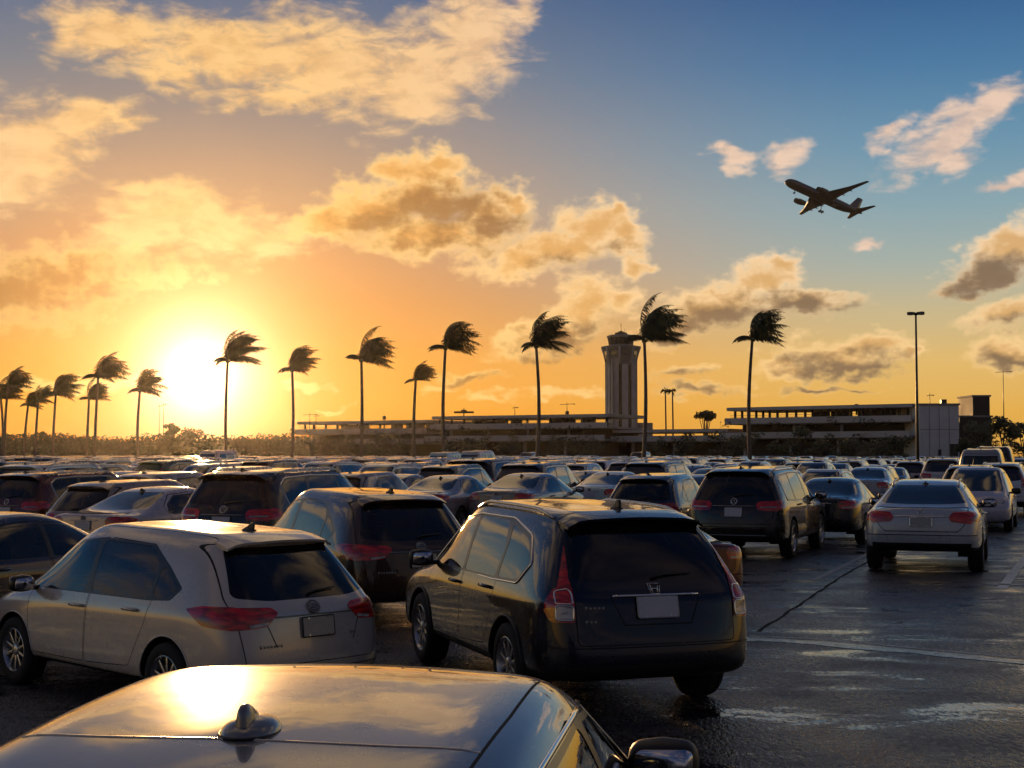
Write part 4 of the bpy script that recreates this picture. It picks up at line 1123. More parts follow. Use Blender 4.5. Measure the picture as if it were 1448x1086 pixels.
TW = [(455, 250, 612), (486, 252, 606), (530, 246, 615), (560, 244, 610), (648, 240, 618), (676, 246, 612), (716, 238, 610), (782, 236, 614), (822, 232, 618), (925, 226, 616), (968, 222, 606), (1020, 224, 600), (1048, 218, 608), (1098, 216, 612), (1132, 214, 598), (1166, 212, 606), (1206, 210, 612), (1240, 206, 604), (1272, 206, 612)]
for k, (x, D, yt) in enumerate(TW):
    wg = "left" if x < 612 else "middle" if x < 866 else "lower" if x < 1034 else "right"
    wd = 34 + (k * 37) % 30
    tree("tree", "dark bushy tree growing along the front of the %s terminal wing" % wg, x, D, yt, wd, 7, 60 + k, low=.12, n=800, size=.24, group="bushy trees along the front of the %s terminal wing" % wg)
# low scrub and woods on the left, one mass
b = bmesh.new(); rng = random.Random(5)
for k in range(150):
    x = rng.uniform(-120, 470); D = rng.uniform(300, 360); c = gnd(x, D)
    h = at(x, rng.uniform(613, 622), D).z * rng.uniform(.88, 1.02)
    leaf_cloud(b, [(c.x, c.y, h * .5, rng.uniform(5, 10), 3.5, h * .55)], 420, .40, rng)
tag(obj("woods", b, "tree_leaf"), "hazy belt of low woods on the left skyline", None, kind="stuff")

# ------------------------------------------------------------------ terminal
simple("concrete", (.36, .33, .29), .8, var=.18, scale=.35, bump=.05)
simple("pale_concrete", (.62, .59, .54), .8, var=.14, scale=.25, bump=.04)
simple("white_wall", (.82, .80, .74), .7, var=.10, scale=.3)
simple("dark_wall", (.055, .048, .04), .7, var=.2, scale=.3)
simple("dark_metal", (.05, .048, .045), .45, .6)
simple("pole_paint", (.10, .095, .085), .5, .3)
simple("tower_glass", (.02, .026, .03), .12, 0, 1)
simple("lamp_glass", (.5, .48, .44), .2)
def wing(name, lab, p0, p1, D0, D1, ztop, levels, seed, open_top=True, depth=16, nb=14):
    """long terraced building: slabs with parapets on columns, shaded walls set back, an open top storey"""
    A, B = gnd(p0, D0), gnd(p1, D1); d = B - A; Ln = d.length; ang = atan2(d.y, d.x)
    root = empty(name, A, ang); tag(root, lab, "building", "wings of the airport terminal")
    # local x along the front, y away from the viewer
    def part(nm, m, boxes, bev=0.0):
        b = bmesh.new()
        for c, s in boxes: box(b, c, s, bev=bev)
        return obj(nm, fix(b), m, root, smooth=False)
    part("roof", "concrete", [((Ln / 2, depth / 2 - .8, ztop - .3), (Ln, depth + 1.6, .6))])
    part("roof_edge", "pale_concrete", [((Ln / 2, -1.72, ztop - .33), (Ln - .2, .2, .5))])
    zs = [ztop] + levels
    for i, z in enumerate(levels):
        ext = 2.2 + 1.6 * i
        s = part("floor_slab", "concrete", [((Ln / 2, depth / 2 - ext / 2, z - .2), (Ln + .6 * i, depth + ext, .4))])
        part("parapet", "pale_concrete", [((Ln / 2, -ext - .12, z + .25), (Ln + .6 * i - .1, .24, 1.05))])
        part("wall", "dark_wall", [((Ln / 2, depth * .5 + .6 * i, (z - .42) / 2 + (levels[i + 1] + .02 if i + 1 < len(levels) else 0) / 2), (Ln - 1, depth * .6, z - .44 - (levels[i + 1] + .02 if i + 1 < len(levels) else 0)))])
    rng = random.Random(seed)
    z0 = levels[0]
    if open_top:
        xs = []; x = .6
        while x < Ln - .6:
            xs.append(x); x += rng.uniform(.8, 1.2) * Ln / nb
        for x in xs[:60]: part("column", "dark_wall", [((x, .4, (z0 + ztop - .6) / 2), (.35, .35, ztop - z0 - .62))])
        boxes = []; x = .3
        while x < Ln - 3:                   # screens between the columns, open to the sky in places
            w = rng.uniform(2.5, 9); w = min(w, Ln - x - .3)
            if rng.random() < .62: boxes.append(((x + w / 2, depth - 2 + rng.uniform(-.5, .5), (z0 + ztop - .6) / 2), (w, .2, ztop - z0 - .64)))
            x += w + rng.uniform(.3, 1.6)
        part("screen_wall", "dark_wall", boxes)
        part("railing", "dark_metal", [((Ln / 2, -.4, z0 + 1.25), (Ln, .05, .06)), ((Ln / 2, -.4, z0 + .95), (Ln, .04, .04))] + [((x + .5, -.4, z0 + .95), (.05, .05, .66)) for x in xs])
    for i, z in enumerate(levels[:2]):      # lower columns
        zl = levels[i + 1] if i + 1 < len(levels) else 0
        for k in range(int(Ln / 9)): part("column", "concrete", [((4 + k * 9, -.6 - 1.4 * i, (z - .4 + zl) / 2), (.5, .5, z - .42 - zl))])
    b = bmesh.new()                         # planting that hangs over the terraces
    for i, z in enumerate(levels):
        for k in range(int(Ln / 2.2)):
            if mnoise.noise(Vector((k * .35, i * 7, seed))) > -.1:
                leaf_cloud(b, [(k * 2.2 + rng.uniform(-1, 1), -2.4 - 1.6 * i, z + rng.uniform(-.8, .5), 1.3, .5, rng.uniform(.5, 1.2))], 34, .24, rng)
    o = obj("planting", b, "shrub_leaf", root); o["kind"] = "stuff"
    return root, Ln
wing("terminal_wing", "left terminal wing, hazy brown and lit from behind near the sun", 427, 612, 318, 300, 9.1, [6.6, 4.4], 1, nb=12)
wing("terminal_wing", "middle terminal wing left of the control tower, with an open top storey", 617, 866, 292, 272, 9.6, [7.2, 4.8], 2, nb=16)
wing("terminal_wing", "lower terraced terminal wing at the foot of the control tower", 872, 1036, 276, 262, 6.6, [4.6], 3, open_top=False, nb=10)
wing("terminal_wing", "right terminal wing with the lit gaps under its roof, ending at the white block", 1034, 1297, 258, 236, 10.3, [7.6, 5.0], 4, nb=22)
# the white end block
def blk(name, lab, x0, x1, D, ytop, dep, m, cat="building", base=0.0, extra=None):
    A, B = gnd(x0, D), gnd(x1, D); h = at(x0, ytop, D).z; w = B.x - A.x
    root = empty(name, (A.x, D, base)); tag(root, lab, cat)
    b = bmesh.new(); box(b, (w / 2, dep / 2, (h - base) / 2), (w, dep, h - base), bev=.05); obj("wall", fix(b), m, root, smooth=False)
    b = bmesh.new(); box(b, (w / 2, dep / 2, h - base + .15), (w + .4, dep + .4, .3), bev=.03); obj("roof_edge", fix(b), "concrete", root, smooth=False)
    return root, w, h - base
r, w, h = blk("stair_block", "plain white concrete block at the right end of the terminal", 1300, 1356, 232, 573, 14, "white_wall")
for k, x in enumerate((.50, .80, .90)):
    b = bmesh.new(); box(b, (w * x, -.04, 2.5 if k else 1.6), (.5 if k != 2 else .8, .12, 2.2), bev=.02); obj("door", fix(b), "dark_wall", r, smooth=False)
b = bmesh.new()
for k in range(1, 4): box(b, (w * k / 4, -.012, h / 2), (.05, .03, h - .4))
box(b, (w / 2, -.011, h * .6), (w - .1, .025, .05))
obj("panel_joint", fix(b), "dark_wall", r, smooth=False)
b = bmesh.new(); box(b, (w * .8, 4, h + .7), (.9, .9, .8), bev=.05); obj("roof_vent", fix(b), "dark_metal", r, smooth=False)
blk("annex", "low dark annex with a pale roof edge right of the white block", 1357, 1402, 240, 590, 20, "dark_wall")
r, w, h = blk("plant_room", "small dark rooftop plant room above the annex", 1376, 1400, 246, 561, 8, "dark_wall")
for k, (x, D, y0, y1, lab) in enumerate(((1188, 250, 577, 572, "small bent vent on the right wing's roof, leftmost"), (1219, 248, 576, 570, "dark fan unit on the right wing's roof"), (1237, 247, 575, 571, "smallest vent on the right wing's roof"), (612, 298, 594, 588, "roof vent on the left wing beside its right end"), (541, 306, 598, 587, "slim roof stack on the left wing"), (803, 280, 588, 580, "slim roof stack on the middle wing"))):
    p = at(x, y0, D); q = at(x, y1, D)
    b = bmesh.new(); hh = q.z - p.z + 1.2
    tube(b, [(0, 0, 0), (0, 0, hh * .7)], .16, 8); lathe(b, [(hh * .7, .16), (hh * .72, .42), (hh * .95, .38), (hh, .1), (hh, .001)], "z", 10)
    o = obj("roof_vent", fix(b), "dark_metal"); o.location = (p.x, D + 4, p.z - 1.2); tag(o, lab, "roof vent", "vents on the terminal roofs")
for k, (x, D, yt, yb, lab) in enumerate(((437, 312, 584, 603, "thin mast on the left end of the left wing"), (446, 311, 586, 603, "thinner mast beside the first mast on the left wing"), (802, 285, 569, 590, "thin roof mast on the middle wing"), (728, 288, 574, 592, "short roof mast on the middle wing"), (1421, 260, 523, 590, "tall thin mast with a crossarm above the trees on the right"), (1317, 240, 556, 572, "thin mast on the roof of the white block"), (224, 320, 572, 640, "left of two thin masts before the sun"), (230, 322, 570, 640, "right of two thin masts before the sun"))):
    g = at(x, yt, D); z0 = max(0, at(x, yb, D).z - 1)
    b = bmesh.new(); tube(b, [(0, 0, 0), (0, 0, g.z - z0)], [.10, .05], 6)
    wv = 1.4 if k in (0, 2, 4) else .5
    tube(b, [(-wv, 0, g.z - z0 - .4), (wv, 0, g.z - z0 - .25)], .05, 5)
    box(b, (wv, 0, g.z - z0 - .3), (.5, .2, .14))
    o = obj("mast", fix(b), "dark_metal"); o.location = (g.x, D + 1, z0); tag(o, lab, "mast", "thin masts above the terminal")
# rotating antenna bar on the middle wing
p = at(656, 583, 300); root = empty("radar_antenna", (p.x, 300, 9.6)); tag(root, "flat radar antenna bar on a short mast above the middle wing", "antenna")
b = bmesh.new(); tube(b, [(0, 0, 0), (0, 0, p.z - 9.6 + .8)], .12, 8); obj("mast", fix(b), "dark_metal", root)
b = bmesh.new(); box(b, (0, 0, p.z - 9.6), (4.2, .6, .42), bev=.1); box(b, (0, 0, p.z - 9.6 + .35), (1.2, .4, .3), bev=.08); obj("reflector", fix(b), "dark_metal", root)

# ------------------------------------------------------------------ control tower
def ring_prism(b, prof, n=8, ph=pi / 8, mi=0, sq=1.0):
    rings = []
    for z, r in prof: rings.append([b.verts.new((r * cos(ph + 2 * pi * k / n), r * sin(ph + 2 * pi * k / n), z)) for k in range(n)])
    for A, B in zip(rings, rings[1:]):
        for k in range(n): b.faces.new((A[k], A[(k + 1) % n], B[(k + 1) % n], B[k])).material_index = mi
    b.faces.new(rings[0][::-1]).material_index = mi; b.faces.new(rings[-1]).material_index = mi
TD = 480; g = gnd(878.5, TD); root = empty("control_tower", (g.x, TD, 0), R(14)); root.scale = (.93, .93, 1); tag(root, "tall concrete airport control tower with a glazed cab on top", "control tower")
def hz(y): return at(878, y, TD).z
b = bmesh.new(); ring_prism(b, [(0, 4.5), (hz(498), 4.5)]); obj("shaft", fix(b), "dark_wall", root, smooth=False)
for k in range(4):
    b = bmesh.new(); a = pi / 4 + k * pi / 2
    M = Matrix.Rotation(k * pi / 2, 4, "Z")
    vs = []
    for (x0, w_) in ((-3.55, 2.2), (3.55, 2.2), (0, 2.3)):
        vs += box(b, (x0, -4.32 if x0 == 0 else -4.2, hz(508) / 2), (w_, .9, hz(508)), bev=.06)
    for v in b.verts: v.co = M @ v.co
    obj("pier", fix(b), "pale_concrete", root, smooth=False)
b = bmesh.new(); ring_prism(b, [(hz(516), 5.2), (hz(510), 5.3), (hz(503), 5.6), (hz(496), 6.5), (hz(492), 7.2), (hz(490), 7.2)]); obj("flared_collar", fix(b), "concrete", root, smooth=False)
for k in range(8):
    b = bmesh.new(); a = 2 * pi * k / 8 + pi / 8
    p, q = Vector((5.45 * cos(a), 5.45 * sin(a), hz(513))), Vector((7.0 * cos(a), 7.0 * sin(a), hz(491.5)))
    tube(b, [p, p.lerp(q, .5) + Vector((-.15 * cos(a), -.15 * sin(a), 0)), q], .35, 5); obj("collar_rib", fix(b), "pale_concrete", root)
for k in range(8):
    b = bmesh.new(); a = 2 * pi * k / 8
    box(b, (0, -5.72, hz(499.5)), (2.3, .3, 1.5), rot=None); M = Matrix.Rotation(a, 4, "Z")
    for v in b.verts: v.co = M @ v.co
    obj("collar_window", fix(b), "tower_glass", root, smooth=False)
b = bmesh.new(); ring_prism(b, [(hz(490), 4.6), (hz(488), 4.6)]); obj("cab_base", fix(b), "concrete", root, smooth=False)
b = bmesh.new(); ring_prism(b, [(hz(488), 4.25), (hz(478), 4.75)]); obj("cab_glass", fix(b), "tower_glass", root, smooth=False)
for k in range(8):
    a = 2 * pi * k / 8 + pi / 8; b = bmesh.new()
    tube(b, [(4.28 * cos(a), 4.28 * sin(a), hz(488)), (4.78 * cos(a), 4.78 * sin(a), hz(478))], .13, 5); obj("cab_mullion", fix(b), "dark_metal", root)
b = bmesh.new(); ring_prism(b, [(hz(478), 5.0), (hz(475.5), 5.2), (hz(474), 4.6)]); obj("cab_roof", fix(b), "concrete", root, smooth=False)
b = bmesh.new(); ring_prism(b, [(hz(474), 2.3), (hz(470.5), 2.2)]); ring_prism(b, [(hz(470.5), 1.2), (hz(468.5), .9)]); obj("roof_drum", fix(b), "dark_metal", root, smooth=False)
b = bmesh.new(); tube(b, [(0, 0, hz(469)), (0, 0, hz(457))], [.16, .09], 6); tube(b, [(1.6, .4, hz(471)), (1.6, .4, hz(465))], .07, 5); obj("antenna", fix(b), "dark_metal", root)
b = bmesh.new()
for s in (-1, 1): box(b, (s * 7, 0, hz(598) / 2), (7, 9, hz(598)), bev=.1)
obj("base_block", fix(b), "concrete", root, smooth=False)

# ------------------------------------------------------------------ lamp posts
def lamp_post(x0, x1, y1, D, lab, hw):
    g = gnd(x0, D); t = at(x1, y1, D)
    root = empty("lamp_post", g); tag(root, lab, "lamp post")
    b = bmesh.new(); tube(b, [(0, 0, .7), (0, 0, t.z * .5), (0, 0, t.z)], [.14, .11, .075], 10); obj("pole", fix(b), "pole_paint", root)
    b = bmesh.new(); lathe(b, [(0, .3), (.68, .27), (.7, .15)], "z", 14); obj("footing", fix(b), "pale_concrete", root)
    b = bmesh.new(); lathe(b, [(t.z - .12, .1), (t.z - .05, .2), (t.z + .06, .2), (t.z + .12, .05)], "z", 12)
    for k in range(4):
        a = k * pi / 2 + .5; tube(b, [(0, 0, t.z), (hw * .6 * cos(a), hw * .6 * sin(a), t.z + .05)], .04, 6)
    obj("bracket", fix(b), "pole_paint", root)
    for k in range(4):
        a = k * pi / 2 + .5; b = bmesh.new(); box(b, (0, 0, 0), (.62, .36, .18), bev=.05)
        M = Matrix.Translation((hw * .72 * cos(a), hw * .72 * sin(a), t.z + .05)) @ Matrix.Rotation(a, 4, "Z")
        for v in b.verts: v.co = M @ v.co
        o = obj("lamp_head", fix(b), "pole_paint", root, smooth=False)
        b = bmesh.new(); box(b, (0, 0, -.095), (.44, .26, .02))
        for v in b.verts: v.co = M @ v.co
        obj("lens", fix(b), "lamp_glass", o, smooth=False)
lamp_post(1297, 1288, 444, 118, "tall lamp post with a cluster of floodlights, in front of the white block", .75)

# ------------------------------------------------------------------ airliner
simple("aircraft_paint", (.07, .07, .075), .4, 0, .3, var=.1, scale=.15)
simple("aircraft_dark", (.018, .018, .02), .5, var=.1, scale=.2)
simple("aircraft_red", (.14, .02, .02), .4)
root = empty("airliner"); tag(root, "twin-engine airliner climbing to the left with its wheels still down", "airplane")
root.rotation_mode = "QUATERNION"
ax = Vector((-0.09398345, 0.38512263, 2.12366041)); root.rotation_quaternion = Matrix.Rotation(ax.length, 3, ax.normalized()).to_quaternion()
root.location = (159.8, 723.07, 130.53 + CAMH)
b = bmesh.new()
prof = [(27, .05, -.5), (26.6, .8, -.42), (25.6, 1.5, -.25), (23.6, 2.15, -.08), (21, 2.45, 0), (17, 2.5, 0), (-10, 2.5, 0), (-15, 2.3, .15), (-20, 1.7, .55), (-24.5, .95, .95), (-27.4, .35, 1.15), (-27.8, .02, 1.2)]
rings = [[b.verts.new((r * cos(2 * pi * k / 24), y, z + r * 1.06 * sin(2 * pi * k / 24))) for k in range(24)] for y, r, z in prof]
for i, (A, B) in enumerate(zip(rings, rings[1:])):
    for k in range(24):
        f = b.faces.new((A[k], A[(k + 1) % 24], B[(k + 1) % 24], B[k]))
        f.material_index = 1 if 13 <= k <= 22 else 0
obj("fuselage", fix(b), ["aircraft_paint", "aircraft_dark"], root)
def foil(nm, secs, m, par, thick=.11):
    """secs: (x, y leading, y trailing, z) stations joined by a tapered aerofoil"""
    b = bmesh.new(); rg = []
    for x, yl, yt, z in secs:
        c = yl - yt; ring = []
        for t, u in ((0, 0), (.12, .5), (.35, .62), (.7, .36), (1, 0.03), (.7, -.22), (.35, -.4), (.12, -.36)):
            ring.append(b.verts.new((x, yl - c * t, z + u * c * thick)))
        rg.append(ring)
    for A, B in zip(rg, rg[1:]):
        for k in range(8): b.faces.new((A[k], A[(k + 1) % 8], B[(k + 1) % 8], B[k]))
    b.faces.new(rg[0]); b.faces.new(rg[-1][::-1])
    return obj(nm, fix(b), m, par)
for s in (-1, 1):
    foil("wing", [(s * 1.5, 8.6, -3.6, -1.3), (s * 8, 3.9, -3.8, -.5), (s * 16, -1.4, -5.1, .8), (s * 23.4, -5.2, -7.2, 2.1), (s * 23.9, -6.0, -7.4, 2.4)], "aircraft_dark", root)
    foil("stabilizer", [(s * .4, -20.6, -26.2, 1.0), (s * 5, -23.6, -27, 1.3), (s * 9.3, -26.2, -28, 1.7)], "aircraft_dark", root, .09)
    b = bmesh.new(); lathe(b, [(12.2, .9), (12.4, 1.2), (11.6, 1.38), (9.6, 1.4), (7.6, 1.1), (6.4, .75), (5.4, .35), (5.2, .05)], "y", 20, (s * 7.9, 0, -2.5)); lathe(b, [(12.2, .9), (11.4, .85), (11.4, .02)], "y", 20, (s * 7.9, 0, -2.5))
    box(b, (s * 7.9, 7.2, -1.2), (.35, 4.6, 1.5)); obj("engine", fix(b), "aircraft_dark", root)
    for q in range(3):
        b = bmesh.new(); tube(b, [(s * (5 + q * 4.5), -1.6 - q * .8, -1.1 + q * .72), (s * (5 + q * 4.5), -3.2 - q * .6, -1.2 + q * .72), (s * (5 + q * 4.5), -4.9 - q * .6, -.85 + q * .72)], [.12, .3, .08], 6); obj("flap_fairing", fix(b), "aircraft_dark", root)
    b = bmesh.new(); tube(b, [(s * 4.2, -2.2, -1.5), (s * 4.5, -2.5, -5.0)], .2, 6); tube(b, [(s * 4.5, -3.4, -5.0), (s * 4.5, -1.6, -5.0)], .15, 6)
    for yy in (-3.3, -1.7):
        for q in (-.55, .55): lathe(b, [(-.18, .02), (-.2, .5), (-.12, .62), (.12, .62), (.2, .5), (.18, .02)], "x", 14, (s * 4.5 + q, yy, -5.0))
    obj("main_gear", fix(b), "aircraft_dark", root)
b = bmesh.new(); tube(b, [(0, 20.5, -2.2), (0, 20.7, -4.6)], .15, 6)
for q in (-.35, .35): lathe(b, [(-.13, .02), (-.14, .36), (-.08, .46), (.08, .46), (.14, .36), (.13, .02)], "x", 14, (q, 20.7, -4.6))
obj("nose_gear", fix(b), "aircraft_dark", root)
b = bmesh.new(); rg = []
for z, yl, yt in ((2.0, -15.8, -24.6), (2.6, -18.2, -25.2), (9.2, -24.3, -28.2), (9.6, -25.0, -28.2)):
    c = yl - yt; rg.append([b.verts.new((u * c * .05, yl - c * t, z)) for t, u in ((0, 0), (.3, 1), (.7, .6), (1, 0), (.7, -.6), (.3, -1))])
for A, B in zip(rg, rg[1:]):
    for k in range(6): b.faces.new((A[k], A[(k + 1) % 6], B[(k + 1) % 6], B[k]))
b.faces.new(rg[0]); b.faces.new(rg[-1])
obj("tail_fin", fix(b), "aircraft_paint", root)
for s in (-1, 1):
    b = bmesh.new()
    for k in range(44):
        yy = 19 - k * .82
        if abs(yy - 2) < 1: continue
        z = .55; xx = s * 2.5 * cos(math.asin(z / 2.65)); box(b, (xx, yy, z), (.06, .3, .42), bev=.0)
    obj("window_row", fix(b), "tower_glass", root, smooth=False)
    b = bmesh.new()
    for k in range(9):
        yy = 17.5 - k * 1.1; z = -.75; xx = s * 2.43; box(b, (xx, yy, z), (.06, .75, .75 if k % 3 else 1.0))
    obj("red_marking", fix(b), "aircraft_red", root, smooth=False)
# ------------------------------------------------------------------ the cars
VAN = dict(SUV)
def _tall(s):
    (yl, yb, ye, yt, wl, wb, we, zs, zb, ze, zt) = s
    return (yl, yb, ye - (.12 if ye < -1.5 else 0), yt - (.12 if yt < -1.5 else 0), wl * 1.02, wb * 1.02, we * 1.12, zs, zb, ze + (.50 if ze > 1.3 else 0), zt + (.50 if zt > 1.3 else 0))
VAN.update(st=[_tall(s) for s in SUV["st"]], windows=[([(1.16, 1.12), (.66, 1.95), (.2, 2.0), (.13, 1.12)], 0), ([(.05, 1.12), (.12, 2.0), (-.84, 2.0), (-.92, 1.12)], 1), ([(-1.02, 1.12), (-1.0, 2.0), (-1.7, 1.98), (-1.84, 1.8), (-1.78, 1.14)], None)],
    doors=[[(1.05, .44), (1.12, 1.0), (.68, 2.02), (.05, 2.06), (.08, .44)], [(.06, .44), (.03, 2.06), (-.9, 2.04), (-1.02, 1.3), (-1.0, .86), (-.78, .46)]],
    pillar=[], trim=None, rearwin=[(-.70, 1.22), (.70, 1.22), (.64, 1.98), (-.64, 1.98)], windshield=[(-.72, 1.12), (.72, 1.12), (.66, 2.02), (-.66, 2.02)], hatch=[(-.74, .68), (.74, .68), (.78, 1.1), (.70, 2.06), (-.70, 2.06), (-.78, 1.1)],
    rails=None, spoiler=None, emblem=None, glass="tinted_glass")
HATCH = dict(MPV); HATCH.update(emblem=None, antenna=(-1.3, .06, "black_trim"), plate=(0, .80, .31, .155, "plate_white"), rim="alloy", spokes=5, badges=[])
COUPE = dict(SEDAN); COUPE.update(emblem=None)

def place(root, heading, D, px, ref, ln=1.0, sc=1.0):
    """stand a car so that its point ref (x, y in its own frame) is on the ground at distance D in pixel column px"""
    a = -R(heading); g = gnd(px, D)
    rx, ry = ref[0] * sc, ref[1] * sc * ln
    root.rotation_euler = (0, 0, a); root.scale = (sc, sc * ln, sc)
    root.location = (g.x - (rx * cos(a) - ry * sin(a)), g.y - (rx * sin(a) + ry * cos(a)), 0)
    return root
TAKEN = []
def note(root, r=2.6):
    TAKEN.append((root.location.x, root.location.y))
GRP = "cars parked in the lot"

WHITE, SILVER, GREY, DGREY, BLACK = (.78, .76, .71), (.55, .55, .54), (.18, .18, .185), (.045, .045, .048), (.007, .007, .008)
NAVY, RED, BROWN, BLUE, TAN, GREEN = (.010, .014, .032), (.16, .012, .012), (.045, .026, .018), (.03, .06, .13), (.26, .22, .17), (.03, .06, .045)

def car(root, col, label, heading, D, px, ref, ln=1.0, sc=1.0, group=GRP):
    tag(root, label, "car", group); set_color(root, col); place(root, heading, D, px, ref, ln, sc); note(root)
    return root
# --- the close cars, each with its own shell
kia = build_car(MPV, "parked_car", True)
car(kia, (.66, .585, .50), "silver white wagon with wide red tail lights, left of the blue-black SUV", -45.6, 12.73, 724 - 3.046 / 12.73 * F, (0, 0), sc=.934)
crv = build_car(CUV, "parked_car", True)
car(crv, (.004, .007, .018), "blue-black compact SUV with tall red tail lights and a blank white plate", -19.0, 13.345, 724 + .384 / 13.345 * F, (0, 0), sc=1.013)
suv = build_car(SUV, "parked_car", False)
car(suv, (.008, .008, .009), "black SUV with silver roof rails and a white plate, right of the dark blue SUV", 22.6, 30.11, 724 + 5.27 / 30.11 * F, (0, 0), sc=1.039)
lift = build_car(LIFT, "parked_car", False)
car(lift, (.52, .53, .55), "silver high-riding liftback with dark red tail lights standing in the open lane", 19.8, 26.89, 724 + 7.871 / 26.89 * F, (0, 0), sc=1.05)
sedan = build_car(SEDAN, "parked_car", False)
car(sedan, (.62, .54, .52), "pale pinkish white sedan with a round red tail light, left of the big brown SUV", 22, 24.4, 186, (.85, -2.2))
van = build_car(VAN, "parked_van", False)
car(van, (.34, .35, .37), "tall white van with a dark rear window, behind the silver SUV on the right", 21, 55, 1420, (.9, -2.3)); van["category"] = "van"
hatch = build_car(HATCH, "parked_car", False)
car(hatch, (.03, .045, .075), "dark slate blue hatchback with a black rear window, behind the dark blue SUV's roof", 21, 31.0, 952, (.75, -2.0), sc=1.0)

lift.scale.x *= 1.03; kia.scale.z *= .97; crv.scale.z *= .965
def again(src, col, label, heading, D, px, ref, ln=1.0, sc=1.0, group=GRP):
    return car(copy_tree(src), col, label, heading, D, px, ref, ln, sc, group)
again(kia, (.06, .028, .014), "dark red-brown wagon with its left windows showing, behind the silver white wagon", -28, 17.0, 497, (-.80, -2.0), sc=1.02).scale.z *= .975
again(sedan, (.016, .012, .034), "dark purple-blue sedan cut by the left edge of the view", 24, 16.4, 160, (.8, 1.0), sc=.98)
again(suv, (.030, .016, .009), "big dark brown SUV lit from behind, under the sun", 21, 23.6, 392, (.9, -2.2), sc=1.04)
again(hatch, (.30, .24, .22), "dusky rose hatchback left of the pale pinkish white sedan", 26, 26.5, 150, (.8, -2.1), sc=.96)
again(suv, (.10, .012, .012), "dark red SUV at the far left, behind the rose hatchback", 23, 29.6, 64, (.9, -2.2), sc=.97)
again(sedan, (.30, .30, .29), "grey sedan at the far left edge, nose towards the rose hatchback", 22, 20.5, 45, (.8, 2.0))
again(sedan, (.34, .34, .36), "silver sedan with a steep rear window, behind the brown crossover", 22, 36.5, 632, (.85, -2.2), sc=1.02)
again(sedan, (.21, .20, .21), "grey mauve sedan with a red tail light, above the dark blue SUV's hood", 22, 36.5, 752, (.85, -2.2), sc=1.06)
again(suv, (.026, .012, .010), "boxy dark maroon SUV standing above the grey mauve sedan", 21, 47, 700, (.9, -2.2), sc=1.10)
again(sedan, (.11, .010, .010), "dark red sedan mostly hidden behind the dark blue SUV, its tail light showing", -20, 18.4, 1050, (.82, -2.2), sc=.90)
again(sedan, (.012, .012, .015), "black sedan between the black SUV and the silver liftback", 22, 31.9, 1212, (.85, -2.2), sc=1.03)
again(sedan, (.40, .43, .48), "bluish white sedan behind the black sedan", 20, 50, 1257, (.85, -2.2), sc=1.08)
again(suv, (.33, .35, .36), "silver SUV with a greenish rear window, behind the silver liftback", 21, 43, 1412, (.9, -2.2), sc=.99)
v = again(van, (.05, .05, .06), "dark tall van behind the tall white van on the right", 21, 64, 1434, (.9, -2.3), sc=1.06); v["category"] = "van"
again(hatch, (.30, .29, .28), "silver hatchback with its side windows showing, right of the big brown SUV", 22, 37.5, 512, (.8, -2.1), sc=.97)
again(sedan, (.26, .25, .24), "grey sedan beside the silver hatchback, in front of the small maroon SUV", 22, 40.5, 560, (.85, -2.2))
again(hatch, (.42, .38, .34), "cream hatchback behind the rose hatchback", 22, 33.5, 215, (.8, -2.1))
again(sedan, (.40, .36, .33), "pale sedan half hidden behind the big brown SUV", 22, 35, 258, (.85, -2.2))

# --- the silver car the picture is taken over
NEAR = dict(SEDAN)
NEAR.update(st=[(-2.1, -2.05, -1.75, -1.82, .84, .78, .62, .31, 1.02, 1.27, 1.325), (-1.6, -1.6, -1.3, -1.38, .89, .835, .66, .29, 1.0, 1.365, 1.425),
        (-.9, -.9, -.75, -.8, .905, .857, .675, .27, .985, 1.425, 1.492), (-.1, -.1, -.1, -.1, .91, .858, .68, .27, .965, 1.445, 1.515),
        (.5, .5, .40, .56, .91, .855, .66, .27, .95, 1.40, 1.465), (1.12, 1.28, 1.31, 1.50, .905, .815, .69, .27, .93, .965, 1.0),
        (1.8, 1.8, 1.8, 1.85, .89, .77, .58, .26, .85, .89, .92), (2.12, 2.1, 2.06, 2.14, .83, .70, .5, .26, .70, .74, .77)],
    rear_y=[-2.18, -2.27, -2.22, -2.15], doors=[[(.98, .36), (1.06, .93), (.50, 1.36), (-.05, 1.42), (-.03, .36)], [(-.05, .36), (-.07, 1.42), (-.75, 1.39), (-1.10, 1.15), (-1.0, .82), (-.78, .40)]],
    windows=[([(1.06, .985), (.50, 1.335), (.06, 1.385), (.0, .985)], 0), ([(-.07, .985), (-.02, 1.388), (-.72, 1.37), (-1.12, 1.24), (-1.16, 1.08), (-1.05, 1.01)], 1)],
    pillar=[[(1.12, .97), (.51, 1.352), (.05, 1.405), (-.74, 1.39), (-1.18, 1.25), (-1.22, 1.05), (-1.06, .995)]], trim=[(1.14, .965), (.515, 1.362), (.05, 1.413), (-.74, 1.398), (-1.20, 1.255), (-1.24, 1.045), (-1.06, .988)],
    rearwin=[(-.66, 1.08), (.66, 1.08), (.54, 1.36), (-.54, 1.36)], windshield=[(-.66, 1.02), (.66, 1.02), (.54, 1.44), (-.54, 1.44)], hatch=[(-.66, .60), (.66, .60), (.70, 1.03), (.60, 1.42), (-.60, 1.42), (-.70, 1.03)], hatch_name="tailgate",
    lamps=[("red_lens", [(.44, .93), (.48, .82), (.9, .80), (.9, 1.0), (.50, .99)], [(-2.5, .80), (-2.1, .84), (-1.95, .95), (-2.1, .985), (-2.5, .99)])],
    antenna=None, mirror=(.93, 1.085, "black_trim"), mirror_out=.085, roof_w=.008, roof_seam=[(.53, -1.70), (.55, -1.2), (.565, -.4), (.56, .3), (.545, .54)], cabin=True)
